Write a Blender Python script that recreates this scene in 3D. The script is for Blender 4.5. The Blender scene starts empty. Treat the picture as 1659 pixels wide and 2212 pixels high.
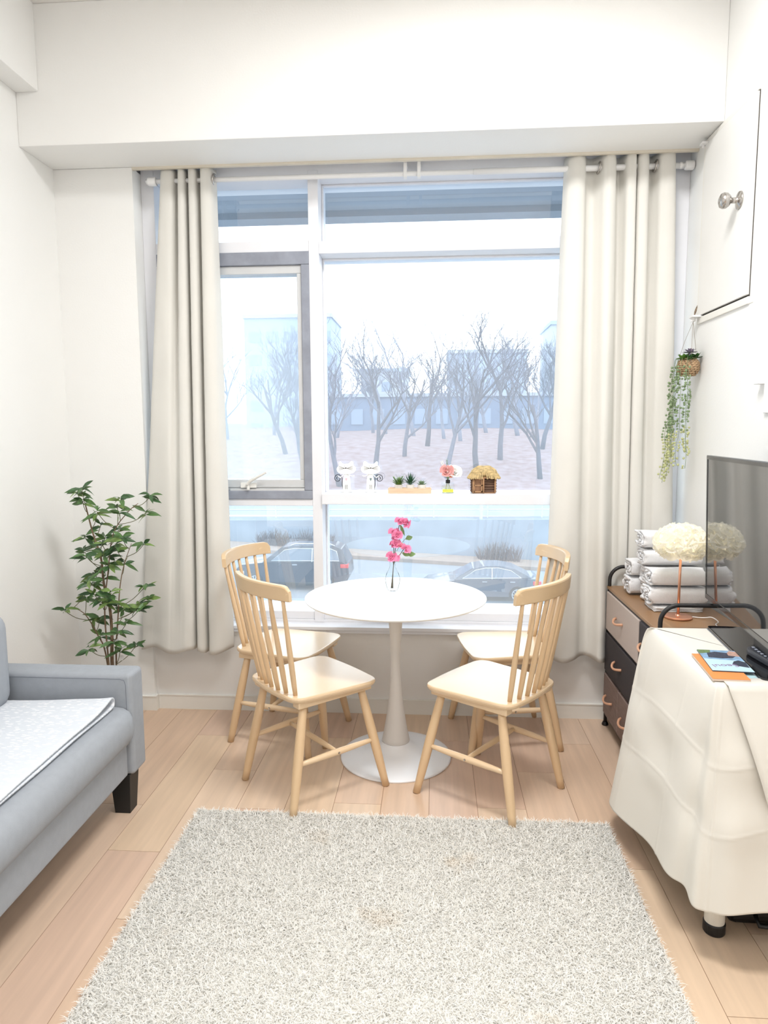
import bpy, math, random
import numpy as np
from mathutils import Vector, Matrix, noise

random.seed(7)
S = bpy.context.scene
COL = S.collection
PI = math.pi

# ------------------------------------------------------------------ camera
def make_camera():
    f, p, y, r, H = 1488.8, .1147, .0726, -.0046, 1.4366
    cy, sy = math.cos(y), math.sin(y)
    fwd = Vector((-sy*math.cos(p), cy*math.cos(p), -math.sin(p)))
    right = Vector((cy, sy, 0)); up = right.cross(fwd)
    c, s = math.cos(r), math.sin(r)
    r2 = c*right + s*up; u2 = -s*right + c*up
    m = Matrix((r2, u2, -fwd)).transposed().to_4x4()
    m.translation = (0, 0, H)
    cam = bpy.data.cameras.new('camera'); o = bpy.data.objects.new('camera', cam)
    COL.objects.link(o); o.matrix_world = m
    cam.sensor_fit = 'VERTICAL'; cam.sensor_height = 24.0; cam.lens = 24.0*f/2212
    cam.clip_start = .02; cam.clip_end = 400
    S.camera = o
make_camera()

# ------------------------------------------------------------------ light and exposure
S.view_settings.view_transform = 'Standard'; S.view_settings.look = 'None'
S.view_settings.gamma = 1.0; S.view_settings.use_curve_mapping = False
S.view_settings.exposure = 0.56
SKY = 2.6
W = bpy.data.worlds.new('sky'); S.world = W; W.use_nodes = True
bg = W.node_tree.nodes['Background']
bg.inputs[0].default_value = (.86, .94, 1.0, 1); bg.inputs[1].default_value = SKY

def area(name, loc, sx, sy, power, color=(1, 1, 1), rot=(0, 0, 0), portal=False):
    l = bpy.data.lights.new(name, 'AREA'); l.shape = 'RECTANGLE'; l.size = sx; l.size_y = sy
    l.energy = power; l.color = color
    if portal: l.cycles.is_portal = True
    o = bpy.data.objects.new(name, l); COL.objects.link(o); o.location = loc; o.rotation_euler = rot
    return o
area('window_portal', (-.1, 3.72, 1.6), 2.7, 2.4, 1, rot=(-PI/2, 0, 0), portal=True)
area('ceiling_lamp', (.2, 1.80, 3.27), .8, .5, 37, (1, .99, .975))
area('fill_light_back', (-.3, -.6, 3.27), 1.6, 1.2, 25, (1, .995, .985))  # unseen soft fill added behind the camera to brighten the room

# ------------------------------------------------------------------ materials
def lin(c):
    return tuple(((v/255)/12.92 if v/255 <= .04045 else ((v/255+.055)/1.055)**2.4) for v in c)
MATS = {}
def mat(name, rgb, rough=.6, metal=0., spec=.5, var=0., scale=8., stretch=(1, 1, 1), rgb2=None, bump=0., bscale=60., detail=3, coat=0., trans=0., ior=1.5, subs=0.):
    if name in MATS: return MATS[name]
    m = bpy.data.materials.new(name); m.use_nodes = True; nt = m.node_tree
    b = nt.nodes['Principled BSDF']
    c1 = lin(rgb); b.inputs['Base Color'].default_value = (*c1, 1)
    b.inputs['Roughness'].default_value = rough; b.inputs['Metallic'].default_value = metal
    b.inputs['Specular IOR Level'].default_value = spec; b.inputs['IOR'].default_value = ior
    b.inputs['Coat Weight'].default_value = coat
    b.inputs['Transmission Weight'].default_value = trans
    tc = nt.nodes.new('ShaderNodeTexCoord'); mp = nt.nodes.new('ShaderNodeMapping')
    nt.links.new(tc.outputs['Object'], mp.inputs[0]); mp.inputs['Scale'].default_value = stretch
    n = nt.nodes.new('ShaderNodeTexNoise'); nt.links.new(mp.outputs[0], n.inputs['Vector'])
    n.inputs['Scale'].default_value = scale; n.inputs['Detail'].default_value = detail
    if rgb2 is None: rgb2 = tuple(max(0, v*(1-var)) for v in rgb)
    r = nt.nodes.new('ShaderNodeValToRGB'); nt.links.new(n.outputs['Fac'], r.inputs[0])
    r.color_ramp.elements[0].position = .3; r.color_ramp.elements[1].position = .7
    r.color_ramp.elements[0].color = (*lin(rgb2), 1); r.color_ramp.elements[1].color = (*c1, 1)
    nt.links.new(r.outputs[0], b.inputs['Base Color'])
    if bump:
        n2 = nt.nodes.new('ShaderNodeTexNoise'); nt.links.new(mp.outputs[0], n2.inputs['Vector'])
        n2.inputs['Scale'].default_value = bscale
        bp = nt.nodes.new('ShaderNodeBump'); bp.inputs['Strength'].default_value = bump
        bp.inputs['Distance'].default_value = .003
        nt.links.new(n2.outputs['Fac'], bp.inputs['Height']); nt.links.new(bp.outputs[0], b.inputs['Normal'])
    MATS[name] = m
    return m

def wood(name, light, dark, stretch, rough=.42, scale=9.):
    """long grain: stretched noise run through rings"""
    m = bpy.data.materials.new(name); m.use_nodes = True; nt = m.node_tree; b = nt.nodes['Principled BSDF']
    b.inputs['Roughness'].default_value = rough; b.inputs['Coat Weight'].default_value = .5; b.inputs['Coat Roughness'].default_value = .28
    tc = nt.nodes.new('ShaderNodeTexCoord'); mp = nt.nodes.new('ShaderNodeMapping')
    nt.links.new(tc.outputs['Object'], mp.inputs[0]); mp.inputs['Scale'].default_value = stretch
    n = nt.nodes.new('ShaderNodeTexNoise'); n.inputs['Scale'].default_value = scale; n.inputs['Detail'].default_value = 4
    n.inputs['Distortion'].default_value = .6
    nt.links.new(mp.outputs[0], n.inputs['Vector'])
    mu = nt.nodes.new('ShaderNodeMath'); mu.operation = 'MULTIPLY'; mu.inputs[1].default_value = 9
    nt.links.new(n.outputs['Fac'], mu.inputs[0])
    si = nt.nodes.new('ShaderNodeMath'); si.operation = 'SINE'; nt.links.new(mu.outputs[0], si.inputs[0])
    r = nt.nodes.new('ShaderNodeValToRGB'); nt.links.new(si.outputs[0], r.inputs[0])
    r.color_ramp.elements[0].position = .0; r.color_ramp.elements[1].position = .9
    r.color_ramp.elements[0].color = (*lin(dark), 1); r.color_ramp.elements[1].color = (*lin(light), 1)
    nt.links.new(r.outputs[0], b.inputs['Base Color'])
    return m

WALL = mat('wall_paint', (245, 245, 243), .55, var=.006, scale=3, bump=.12, bscale=120)
CEIL = mat('ceiling_paper', (245, 242, 238), .7, var=.01)
LOWALL = mat('wall_paint_low', (240, 238, 235), .6, var=.006, scale=3)
TRIM = mat('trim_vinyl', (240, 238, 232), .4, var=.01)
WINF = mat('window_enamel', (238, 239, 244), .35, var=.02, scale=4)
SEAL = mat('grey_foam_tape', (158, 163, 176), .85, var=.1, scale=14)
SASH = mat('sash_aluminium', (214, 216, 218), .35, metal=.2, var=.03)
WHITE = mat('white_plastic', (244, 244, 244), .35, var=.005)
STEEL = mat('brushed_steel', (190, 186, 182), .25, metal=1, var=.06, scale=20)
BLACK = mat('black_metal', (38, 36, 37), .45, var=.1)
BLACKP = mat('black_plastic', (20, 20, 23), .35, var=.1)
CH_V = wood('pale_beech_upright', (234, 206, 170), (224, 192, 152), (14, 14, 1.6), .4, 3)
CH_H = wood('pale_beech_flat', (238, 214, 182), (230, 202, 166), (1.6, 14, 14), .25, 3)
CH_R = wood('pale_beech_rail', (233, 206, 168), (220, 190, 150), (14, 2.2, 14), .4, 3)
COPPER = mat('copper_metal', (224, 165, 135), .28, metal=.75, var=.04)

# ------------------------------------------------------------------ mesh helpers
class MB:
    def __init__(s): s.v = []; s.f = []; s.mi = []; s.cur = 0
    def add(s, vs, fs):
        o = len(s.v); s.v += [tuple(p) for p in vs]; s.f += [tuple(i+o for i in f) for f in fs]; s.mi += [s.cur]*len(fs); return s
    def box(s, x0, x1, y0, y1, z0, z1, M=None):
        vs = [(x, y, z) for z in (z0, z1) for y in (y0, y1) for x in (x0, x1)]
        if M is not None: vs = [M @ Vector(p) for p in vs]
        return s.add(vs, [(0, 2, 3, 1), (4, 5, 7, 6), (0, 1, 5, 4), (2, 6, 7, 3), (0, 4, 6, 2), (1, 3, 7, 5)])
    def tube(s, pts, rad, n=10, closed=False, flat=None):
        pts = [Vector(p) for p in pts]; N = len(pts)
        if not hasattr(rad, '__len__'): rad = [rad]*N
        vs = []; up = None
        for i, p in enumerate(pts):
            if closed: t = pts[(i+1) % N]-pts[i-1]
            else: t = pts[min(i+1, N-1)]-pts[max(i-1, 0)]
            if t.length < 1e-9: t = Vector((0, 0, 1))
            t.normalize()
            if up is None: up = Vector((0, 0, 1)) if abs(t.z) < .9 else Vector((1, 0, 0))
            a = up - t*up.dot(t)
            if a.length < 1e-4: a = t.orthogonal()
            a.normalize(); up = a; b = t.cross(a)
            for k in range(n):
                w = 2*PI*k/n
                vs.append(p + (a*math.cos(w)*(flat or 1) + b*math.sin(w))*rad[i])
        fs = []
        for i in range(N if closed else N-1):
            j = (i+1) % N
            for k in range(n): fs.append((i*n+k, i*n+(k+1) % n, j*n+(k+1) % n, j*n+k))
        if not closed: fs += [tuple(range(n-1, -1, -1)), tuple((N-1)*n+k for k in range(n))]
        return s.add(vs, fs)
    def lathe(s, prof, c=(0, 0, 0), n=32, axis='z'):
        vs = []; fs = []; m = len(prof)
        for k in range(n):
            w = 2*PI*k/n
            for r, h in prof:
                x, y, z = r*math.cos(w), r*math.sin(w), h
                if axis == 'x': x, y, z = h, x, y
                if axis == 'y': x, y, z = x, h, y
                vs.append((c[0]+x, c[1]+y, c[2]+z))
        for k in range(n):
            j = (k+1) % n
            for i in range(m-1): fs.append((k*m+i, j*m+i, j*m+i+1, k*m+i+1))
        return s.add(vs, fs)
    def ball(s, c, rx, ry=None, rz=None, n=12, m=8):
        ry = ry or rx; rz = rz or rx; vs = []; fs = []
        for i in range(m+1):
            t = PI*i/m
            for k in range(n):
                w = 2*PI*k/n
                vs.append((c[0]+rx*math.sin(t)*math.cos(w), c[1]+ry*math.sin(t)*math.sin(w), c[2]-rz*math.cos(t)))
        for i in range(m):
            for k in range(n): fs.append((i*n+k, i*n+(k+1) % n, (i+1)*n+(k+1) % n, (i+1)*n+k))
        return s.add(vs, fs)
    def grid(s, rows):
        m = len(rows[0]); vs = [p for r in rows for p in r]; fs = []
        for i in range(len(rows)-1):
            for k in range(m-1): fs.append((i*m+k, i*m+k+1, (i+1)*m+k+1, (i+1)*m+k))
        return s.add(vs, fs)
    def prism(s, poly, fn0, fn1):
        """poly of 2d points, fn0/fn1 map to the two faces"""
        n = len(poly); vs = [fn0(p) for p in poly]+[fn1(p) for p in poly]
        fs = [tuple(range(n-1, -1, -1)), tuple(range(n, 2*n))]+[(i, (i+1) % n, n+(i+1) % n, n+i) for i in range(n)]
        return s.add(vs, fs)
    def build(s, name, m, parent=None, org=(0, 0, 0), smooth=False, bevel=0, seg=2, sub=0, solid=0, rel=True):
        if parent is not None and rel: org = OR.get(parent.name, (0, 0, 0))
        me = bpy.data.meshes.new(name)
        me.from_pydata([(p[0]-org[0], p[1]-org[1], p[2]-org[2]) for p in s.v], [], s.f)
        ms = m if isinstance(m, (list, tuple)) else [m]
        for q in ms: me.materials.append(q)
        if len(ms) > 1: me.polygons.foreach_set('material_index', s.mi)
        if smooth: me.polygons.foreach_set('use_smooth', [True]*len(s.f))
        me.validate(); me.update()
        o = bpy.data.objects.new(name, me); COL.objects.link(o)
        if parent is not None:
            o.parent = parent; OR[o.name] = org
        else:
            o.location = org; OR[o.name] = org
        if solid:
            q = o.modifiers.new('thick', 'SOLIDIFY'); q.thickness = solid; q.offset = 0
        if bevel:
            q = o.modifiers.new('bevel', 'BEVEL'); q.width = bevel; q.segments = seg; q.limit_method = 'ANGLE'
        if sub:
            q = o.modifiers.new('sub', 'SUBSURF'); q.levels = sub; q.render_levels = sub
        return o
OR = {}
def tag(o, label, cat, group=None, kind=None):
    o['label'] = label; o['category'] = cat
    if group: o['group'] = group
    if kind: o['kind'] = kind
    return o
def thing(name, label, cat, loc=(0, 0, 0), rz=0, group=None):
    o = bpy.data.objects.new(name, None); COL.objects.link(o); o.location = loc; o.rotation_euler = (0, 0, rz)
    o.empty_display_size = .05
    OR[o.name] = tuple(loc) if rz == 0 else (0, 0, 0)
    return tag(o, label, cat, group)
def struct(o): o['kind'] = 'structure'; return o
def dup(root, loc, rz, label):
    r = root.copy(); COL.objects.link(r); r.location = loc; r.rotation_euler = (0, 0, rz); r['label'] = label
    def rec(src, dst):
        for ch in list(src.children):
            c = ch.copy(); COL.objects.link(c); c.parent = dst
            rec(ch, c)
    rec(root, r)
    return r
def cat_rom(P, n=8):
    out = []; N = len(P)
    for i in range(N-1):
        p0, p1, p2, p3 = P[max(i-1, 0)], P[i], P[i+1], P[min(i+2, N-1)]
        for k in range(n):
            t = k/n
            out.append(tuple(.5*((2*b)+(-a+c)*t+(2*a-5*b+4*c-d)*t*t+(-a+3*b-3*c+d)*t**3) for a, b, c, d in zip(p0, p1, p2, p3)))
    out.append(tuple(P[-1])); return out
def textmesh(s, body, size, loc, rot, m, parent, depth=.0004):
    cu = bpy.data.curves.new('lettering', 'FONT'); cu.body = body; cu.size = size; cu.extrude = depth
    tmp = bpy.data.objects.new('lettering_tmp', cu); COL.objects.link(tmp)
    dg = bpy.context.evaluated_depsgraph_get(); me = bpy.data.meshes.new_from_object(tmp.evaluated_get(dg))
    bpy.data.objects.remove(tmp)
    o = bpy.data.objects.new(s, me); COL.objects.link(o); me.materials.clear(); me.materials.append(m)
    o.parent = parent; org = OR.get(parent.name, (0, 0, 0))
    o.location = (loc[0]-org[0], loc[1]-org[1], loc[2]-org[2]); o.rotation_euler = rot
    return o

# ------------------------------------------------------------------ room shell
XL, XR = -1.843, 1.19          # left and right walls
def build_room():
    # floor: laminate planks running towards the window
    tones = [(228, 200, 176), (224, 194, 168), (231, 205, 180), (222, 192, 170), (229, 202, 174)]
    fm = []
    for i, t in enumerate(tones):
        m = bpy.data.materials.new('floor_laminate'); m.use_nodes = True; nt = m.node_tree; b = nt.nodes['Principled BSDF']
        b.inputs['Roughness'].default_value = .33; b.inputs['Specular IOR Level'].default_value = .45
        tc = nt.nodes.new('ShaderNodeTexCoord'); mp = nt.nodes.new('ShaderNodeMapping'); mp.inputs['Scale'].default_value = (16, .9, 1); mp.inputs['Location'].default_value = (i*3, i, 0)
        nt.links.new(tc.outputs['Object'], mp.inputs[0])
        n = nt.nodes.new('ShaderNodeTexNoise'); n.inputs['Scale'].default_value = 2.2; n.inputs['Detail'].default_value = 6; nt.links.new(mp.outputs[0], n.inputs['Vector'])
        r = nt.nodes.new('ShaderNodeValToRGB'); nt.links.new(n.outputs['Fac'], r.inputs[0])
        r.color_ramp.elements[0].position = .3; r.color_ramp.elements[1].position = .72
        r.color_ramp.elements[0].color = (*lin(tuple(v*.93 for v in t)), 1); r.color_ramp.elements[1].color = (*lin(t), 1)
        nt.links.new(r.outputs[0], b.inputs['Base Color']); fm.append(m)
    dark = mat('floor_joint', (150, 116, 92), .6); fm.append(dark)
    fl = MB(); pw = .1853; g = .0009; L = .92
    ends = {0: 3.10, 1: 2.525, 2: 2.82}
    rng = random.Random(3)
    for k in range(-10, 7):
        xa = max(XL-.0, -.014+k*pw); xb = min(XR, -.014+(k+1)*pw)
        if xb <= xa: continue
        e = ends[k % 3]
        if k < -3: e = {0: 3.09, 1: 2.76, 2: 2.463}[k % 3]
        y = e-7*L
        while y < 3.42:
            ya, yb = max(-2.2, y), min(3.405, y+L)
            if yb > ya:
                fl.cur = rng.randrange(5)
                fl.box(xa+g, xb-g, ya+g, yb-g, -.012, 0)
            y += L
    fl.cur = 5; fl.box(XL, XR, -2.2, 3.405, -.06, -.0012)
    struct(fl.build('floor', fm))
    t = .12
    struct(MB().box(XL-t, XL, -2.2, 3.9, 0-.06, 3.3).build('wall_left', WALL))
    struct(MB().box(XR, XR+t, -2.2, 3.9, 0-.06, 3.3).build('wall_right', WALL))
    struct(MB().box(XL-t, XR+t, -2.32, -2.2, -.06, 3.3).build('wall_back', WALL))
    struct(MB().box(XL-t, XR+t, -2.32, 3.9, 3.29, 3.39).build('ceiling', CEIL))
    # window wall: low wall under the sill and the pillar at the left of the recess
    struct(MB().box(-1.45, XR, 3.405, 3.75, -.06, .424).build('wall_front', LOWALL))
    struct(MB().box(XL, -1.45, 3.375, 3.75, -.06, 2.705).build('wall_pillar', WALL))
    # ceiling beams
    struct(MB().box(XL, XR, 3.10, 3.375, 2.705, 3.29).box(XL, XR, 3.375, 3.9, 2.735, 3.29).build('trim_1', WALL, bevel=.003, seg=2))
    struct(MB().box(XL, -1.739, -2.2, 3.10, 2.93, 3.29).build('trim_2', WALL, bevel=.003, seg=2))
    struct(MB().box(-1.45, XR, 3.372, 3.388, 2.694, 2.712).build('trim_3', mat('cream_edging', (232, 224, 208), .5, var=.05)))
    # window sill board
    struct(MB().box(-1.45, XR, 3.378, 3.47, .440, .458).box(-1.45, XR, 3.384, 3.47, .424, .440).build('trim_4', WINF, bevel=.002))
    # baseboards with a thin cap
    b = MB().box(-1.437, XR-.012, 3.393, 3.405, 0, .072).box(-1.437, XR-.012, 3.390, 3.405, .072, .078)
    struct(b.build('baseboard_front', TRIM))
    b = MB().box(XL+.012, -1.438, 3.363, 3.375, 0, .072).box(XL+.012, -1.438, 3.360, 3.375, .072, .078).box(-1.45, -1.438, 3.375, 3.40, 0, .078)
    struct(b.build('baseboard_pillar', TRIM))
    struct(MB().box(XL, XL+.012, -2.2, 3.375, 0, .078).build('baseboard_left', TRIM))
    struct(MB().box(XR-.012, XR, -2.2, 3.405, 0, .078).build('baseboard_right', TRIM))
build_room()

def build_window():
    w = bpy.data.objects.new('window_1', None); COL.objects.link(w); w.location = (0, 3.5, .458); OR[w.name] = (0, 3.5, .458)
    w['kind'] = 'structure'
    F0, F1, G = 3.47, 3.70, 3.62
    f = MB()
    f.box(-1.45, -1.385, F0, F1, .458, 2.728)            # left jamb
    f.box(1.115, XR, F0, F1, .458, 2.728)                # right jamb
    f.box(-1.385, 1.115, F0, F1, 2.668, 2.728)           # head
    f.box(-1.385, 1.115, F0, F1, .424, .470).box(-1.385, 1.115, F0+.01, F1, .470, .512)
    f.box(-.617, -.567, F0-.004, F1, .458, 2.70)         # mullion
    f.box(-.567, 1.115, F0, F1, 2.310, 2.368)            # upper rail right
    f.box(-1.385, -.617, F0, F1, 2.322, 2.374)           # upper rail left
    f.box(-1.385, -.617, F0, F1, 1.066, 1.100)
    # glazing beads round the right hand panes
    for z0, z1 in ((.512, 1.076), (1.130, 2.310), (2.368, 2.668)):
        f.box(-.567, -.558, 3.575, 3.60, z0, z1); f.box(1.106, 1.115, 3.575, 3.60, z0, z1)
        f.box(-.558, 1.106, 3.575, 3.60, z1-.009, z1)
    f.build('frame', WINF, w, bevel=.0025)
    MB().box(-.567, 1.115, 3.445, F1, 1.076, 1.130).build('ledge', WINF, w, bevel=.003)
    # glass: clear, with a translucent veil mixed in as haze over the view
    gm = bpy.data.materials.new('window_glass'); gm.use_nodes = True; nt = gm.node_tree; nt.nodes.clear()
    out = nt.nodes.new('ShaderNodeOutputMaterial'); tr = nt.nodes.new('ShaderNodeBsdfTransparent'); tr.inputs[0].default_value = (.93, .975, .99, 1)
    gl = nt.nodes.new('ShaderNodeBsdfGlossy'); gl.inputs['Roughness'].default_value = .01
    fr = nt.nodes.new('ShaderNodeFresnel'); fr.inputs['IOR'].default_value = 2.6
    mx = nt.nodes.new('ShaderNodeMixShader'); nt.links.new(fr.outputs[0], mx.inputs[0]); nt.links.new(tr.outputs[0], mx.inputs[1]); nt.links.new(gl.outputs[0], mx.inputs[2])
    df = nt.nodes.new('ShaderNodeBsdfTranslucent'); df.inputs[0].default_value = (.8, .92, 1, 1)
    m2 = nt.nodes.new('ShaderNodeMixShader'); nt.links.new(mx.outputs[0], m2.inputs[1]); nt.links.new(df.outputs[0], m2.inputs[2]); m2.inputs[0].default_value = .14
    nt.links.new(m2.outputs[0], out.inputs[0])
    gm2 = gm.copy(); gm2.name = 'casement_glass'
    for nd in gm2.node_tree.nodes:
        if nd.type == 'MIX_SHADER' and nd.inputs[0].default_value != .5 and not nd.inputs[0].is_linked: nd.inputs[0].default_value = .36
    def pane(x0, x1, z0, z1, y, gm=gm):
        MB().grid([[(x0, y, z0), (x1, y, z0)], [(x0, y, z1), (x1, y, z1)]]).build('pane', gm, w)
    pane(-.567, 1.115, .512, 1.076, G); pane(-.567, 1.115, 1.130, 2.310, G); pane(-.567, 1.115, 2.368, 2.668, G)
    pane(-1.385, -.617, .512, 1.066, G); pane(-1.385, -.617, 2.374, 2.668, G)
    # casement: foam tape border, sash, pane and lever
    s = MB()
    a0, a1, c0, c1 = -1.385, -.617, 1.100, 2.322
    for x0, x1, z0, z1 in ((a0, a1, c1-.062, c1), (a0, a1, c0, c0+.045), (a1-.04, a1, c0+.045, c1-.062), (a0, a0+.04, c0+.045, c1-.062)):
        s.box(x0, x1, 3.462, 3.60, z0, z1)
    s.build('seal', SEAL, w, bevel=.004)
    s = MB()
    b0, b1, d0, d1 = a0+.04, a1-.04, c0+.045, c1-.062
    for x0, x1, z0, z1 in ((b0, b1, d1-.04, d1), (b0, b1, d0, d0+.055), (b1-.024, b1, d0+.055, d1-.04), (b0, b0+.024, d0+.055, d1-.04)):
        s.box(x0, x1, 3.478, 3.56, z0, z1)
    s.box(b0, b1, 3.47, 3.478, d0+.016, d0+.022); s.box(b0+.3, b1, 3.464, 3.478, d0-.004, d0+.010)
    sash = s.build('sash', SASH, w, bevel=.003)
    pane(b0+.02, b1-.02, d0+.05, d1-.035, 3.53, gm2)
    h = MB().box(-.985, -.905, 3.455, 3.478, 1.160, 1.186).tube([(-.947, 3.455, 1.172), (-.947, 3.44, 1.180), (-.93, 3.435, 1.196), (-.845, 3.43, 1.240)], [.010, .010, .010, .006], 10, flat=.7)
    h.tube([(-.945, 3.45, 1.175), (-.945, 3.45, 1.150)], .008, 8)
    h.build('handle', mat('handle_enamel', (236, 236, 232), .3), sash, smooth=False)
    return w
build_window()

def build_hatch():
    d = MB().box(XR-.004, XR+.004, 2.79, 3.265, 1.95, 2.672)
    root = bpy.data.objects.new('door_1', None); COL.objects.link(root); root.location = (XR, 3.03, 1.95); OR[root.name] = (XR, 3.03, 1.95)
    root['kind'] = 'structure'
    fr = MB()
    for y0, y1, z0, z1 in ((2.745, 2.775, 1.915, 2.70), (3.270, 3.290, 1.915, 2.70), (2.775, 3.270, 1.915, 1.943), (2.775, 3.270, 2.680, 2.70)):
        fr.box(XR-(.002 if y1 < 2.78 else .008), XR+.002, y0, y1, z0, z1)
    fr.build('door_frame', TRIM, root, bevel=.002)
    MB().box(XR-.0015, XR+.002, 2.775, 3.270, 1.943, 2.680).build('gap', mat('gap_shadow_dark', (70, 66, 62), .9), root)  # dark sheet standing in for the shade in the gap round the leaf
    leaf = MB().box(XR-.012, XR-.0015, 2.780, 3.267, 1.950, 2.677).build('door_leaf', mat('door_paint', (240, 239, 236), .4, var=.01), root, bevel=.002)
    k = MB().lathe([(0, 0), (.034, 0), (.033, -.004), (.016, -.010), (.011, -.014), (.011, -.034), (.022, -.040), (.029, -.050), (.030, -.060), (.026, -.070), (.014, -.076), (.006, -.076), (.006, -.073), (0, -.073)], (XR-.012, 2.885, 2.325), 32, 'x')
    k.build('door_knob', STEEL, leaf, smooth=True)
    # hinge plates, one at each corner of the window side
    h = MB().box(XR-.035, XR-.004, 3.24, 3.275, 2.676, 2.684).tube([(XR-.02, 3.27, 2.668), (XR-.02, 3.27, 2.692)], .006, 10)
    h.build('hinge', WHITE, root)
    h = MB().box(XR-.045, XR-.002, 3.235, 3.285, 1.942, 1.950).tube([(XR-.03, 3.272, 1.926), (XR-.03, 3.272, 1.944)], .011, 12)
    h.build('hinge', WHITE, root)
    # small white bracket further along the right wall
    b = MB().box(XR-.028, XR, 2.600, 2.645, 1.604, 1.617).tube([(XR-.014, 2.615, 1.617), (XR-.014, 2.615, 1.633)], .007, 12).box(XR-.010, XR, 2.56, 2.60, 1.50, 1.604)
    tag(b.build('wall_bracket', WHITE, None, (XR, 2.62, 1.5), bevel=.002), 'small white bracket mounted on the right wall above the television', 'bracket')
build_hatch()

# ------------------------------------------------------------------ round table
def build_table():
    TX, TY = -.165, 2.933
    t = thing('round_table', 'round white pedestal dining table with trumpet base by the window', 'table', (TX, TY, 0))
    lac = mat('white_lacquer', (247, 247, 245), .28, var=.004)
    lac2 = mat('white_lacquer_base', (248, 250, 254), .3, var=.004)
    stemm = mat('white_satin_stem', (226, 222, 218), .5, var=.006)
    MB().lathe([(0, .710), (.34, .710), (.385, .720), (.3925, .7255), (.3930, .7275), (.3925, .7295), (.391, .730), (0, .730)], (TX, TY, 0), 128).build('tabletop', lac, t, smooth=False)
    p = [(.0, .712), (.046, .712), (.0386, .704), (.0345, .67), (.031, .63), (.0268, .57), (.0236, .51), (.0219, .44), (.0225, .39), (.025, .335), (.0285, .29), (.034, .24), (.041, .19), (.050, .135), (.058, .095), (.0615, .078), (.0605, .074), (0, .074)]
    MB().lathe(p, (TX, TY, 0), 64).build('stem', stemm, t, smooth=True)
    p = [(0, .075), (.060, .075), (.064, .070), (.075, .058), (.095, .045), (.125, .032), (.165, .0215), (.205, .0145), (.240, .010), (.2455, .0075), (.2463, .004), (.245, 0), (0, 0)]
    MB().lathe(p, (TX, TY, 0), 96).build('base', lac2, t, smooth=True)
build_table()

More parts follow.
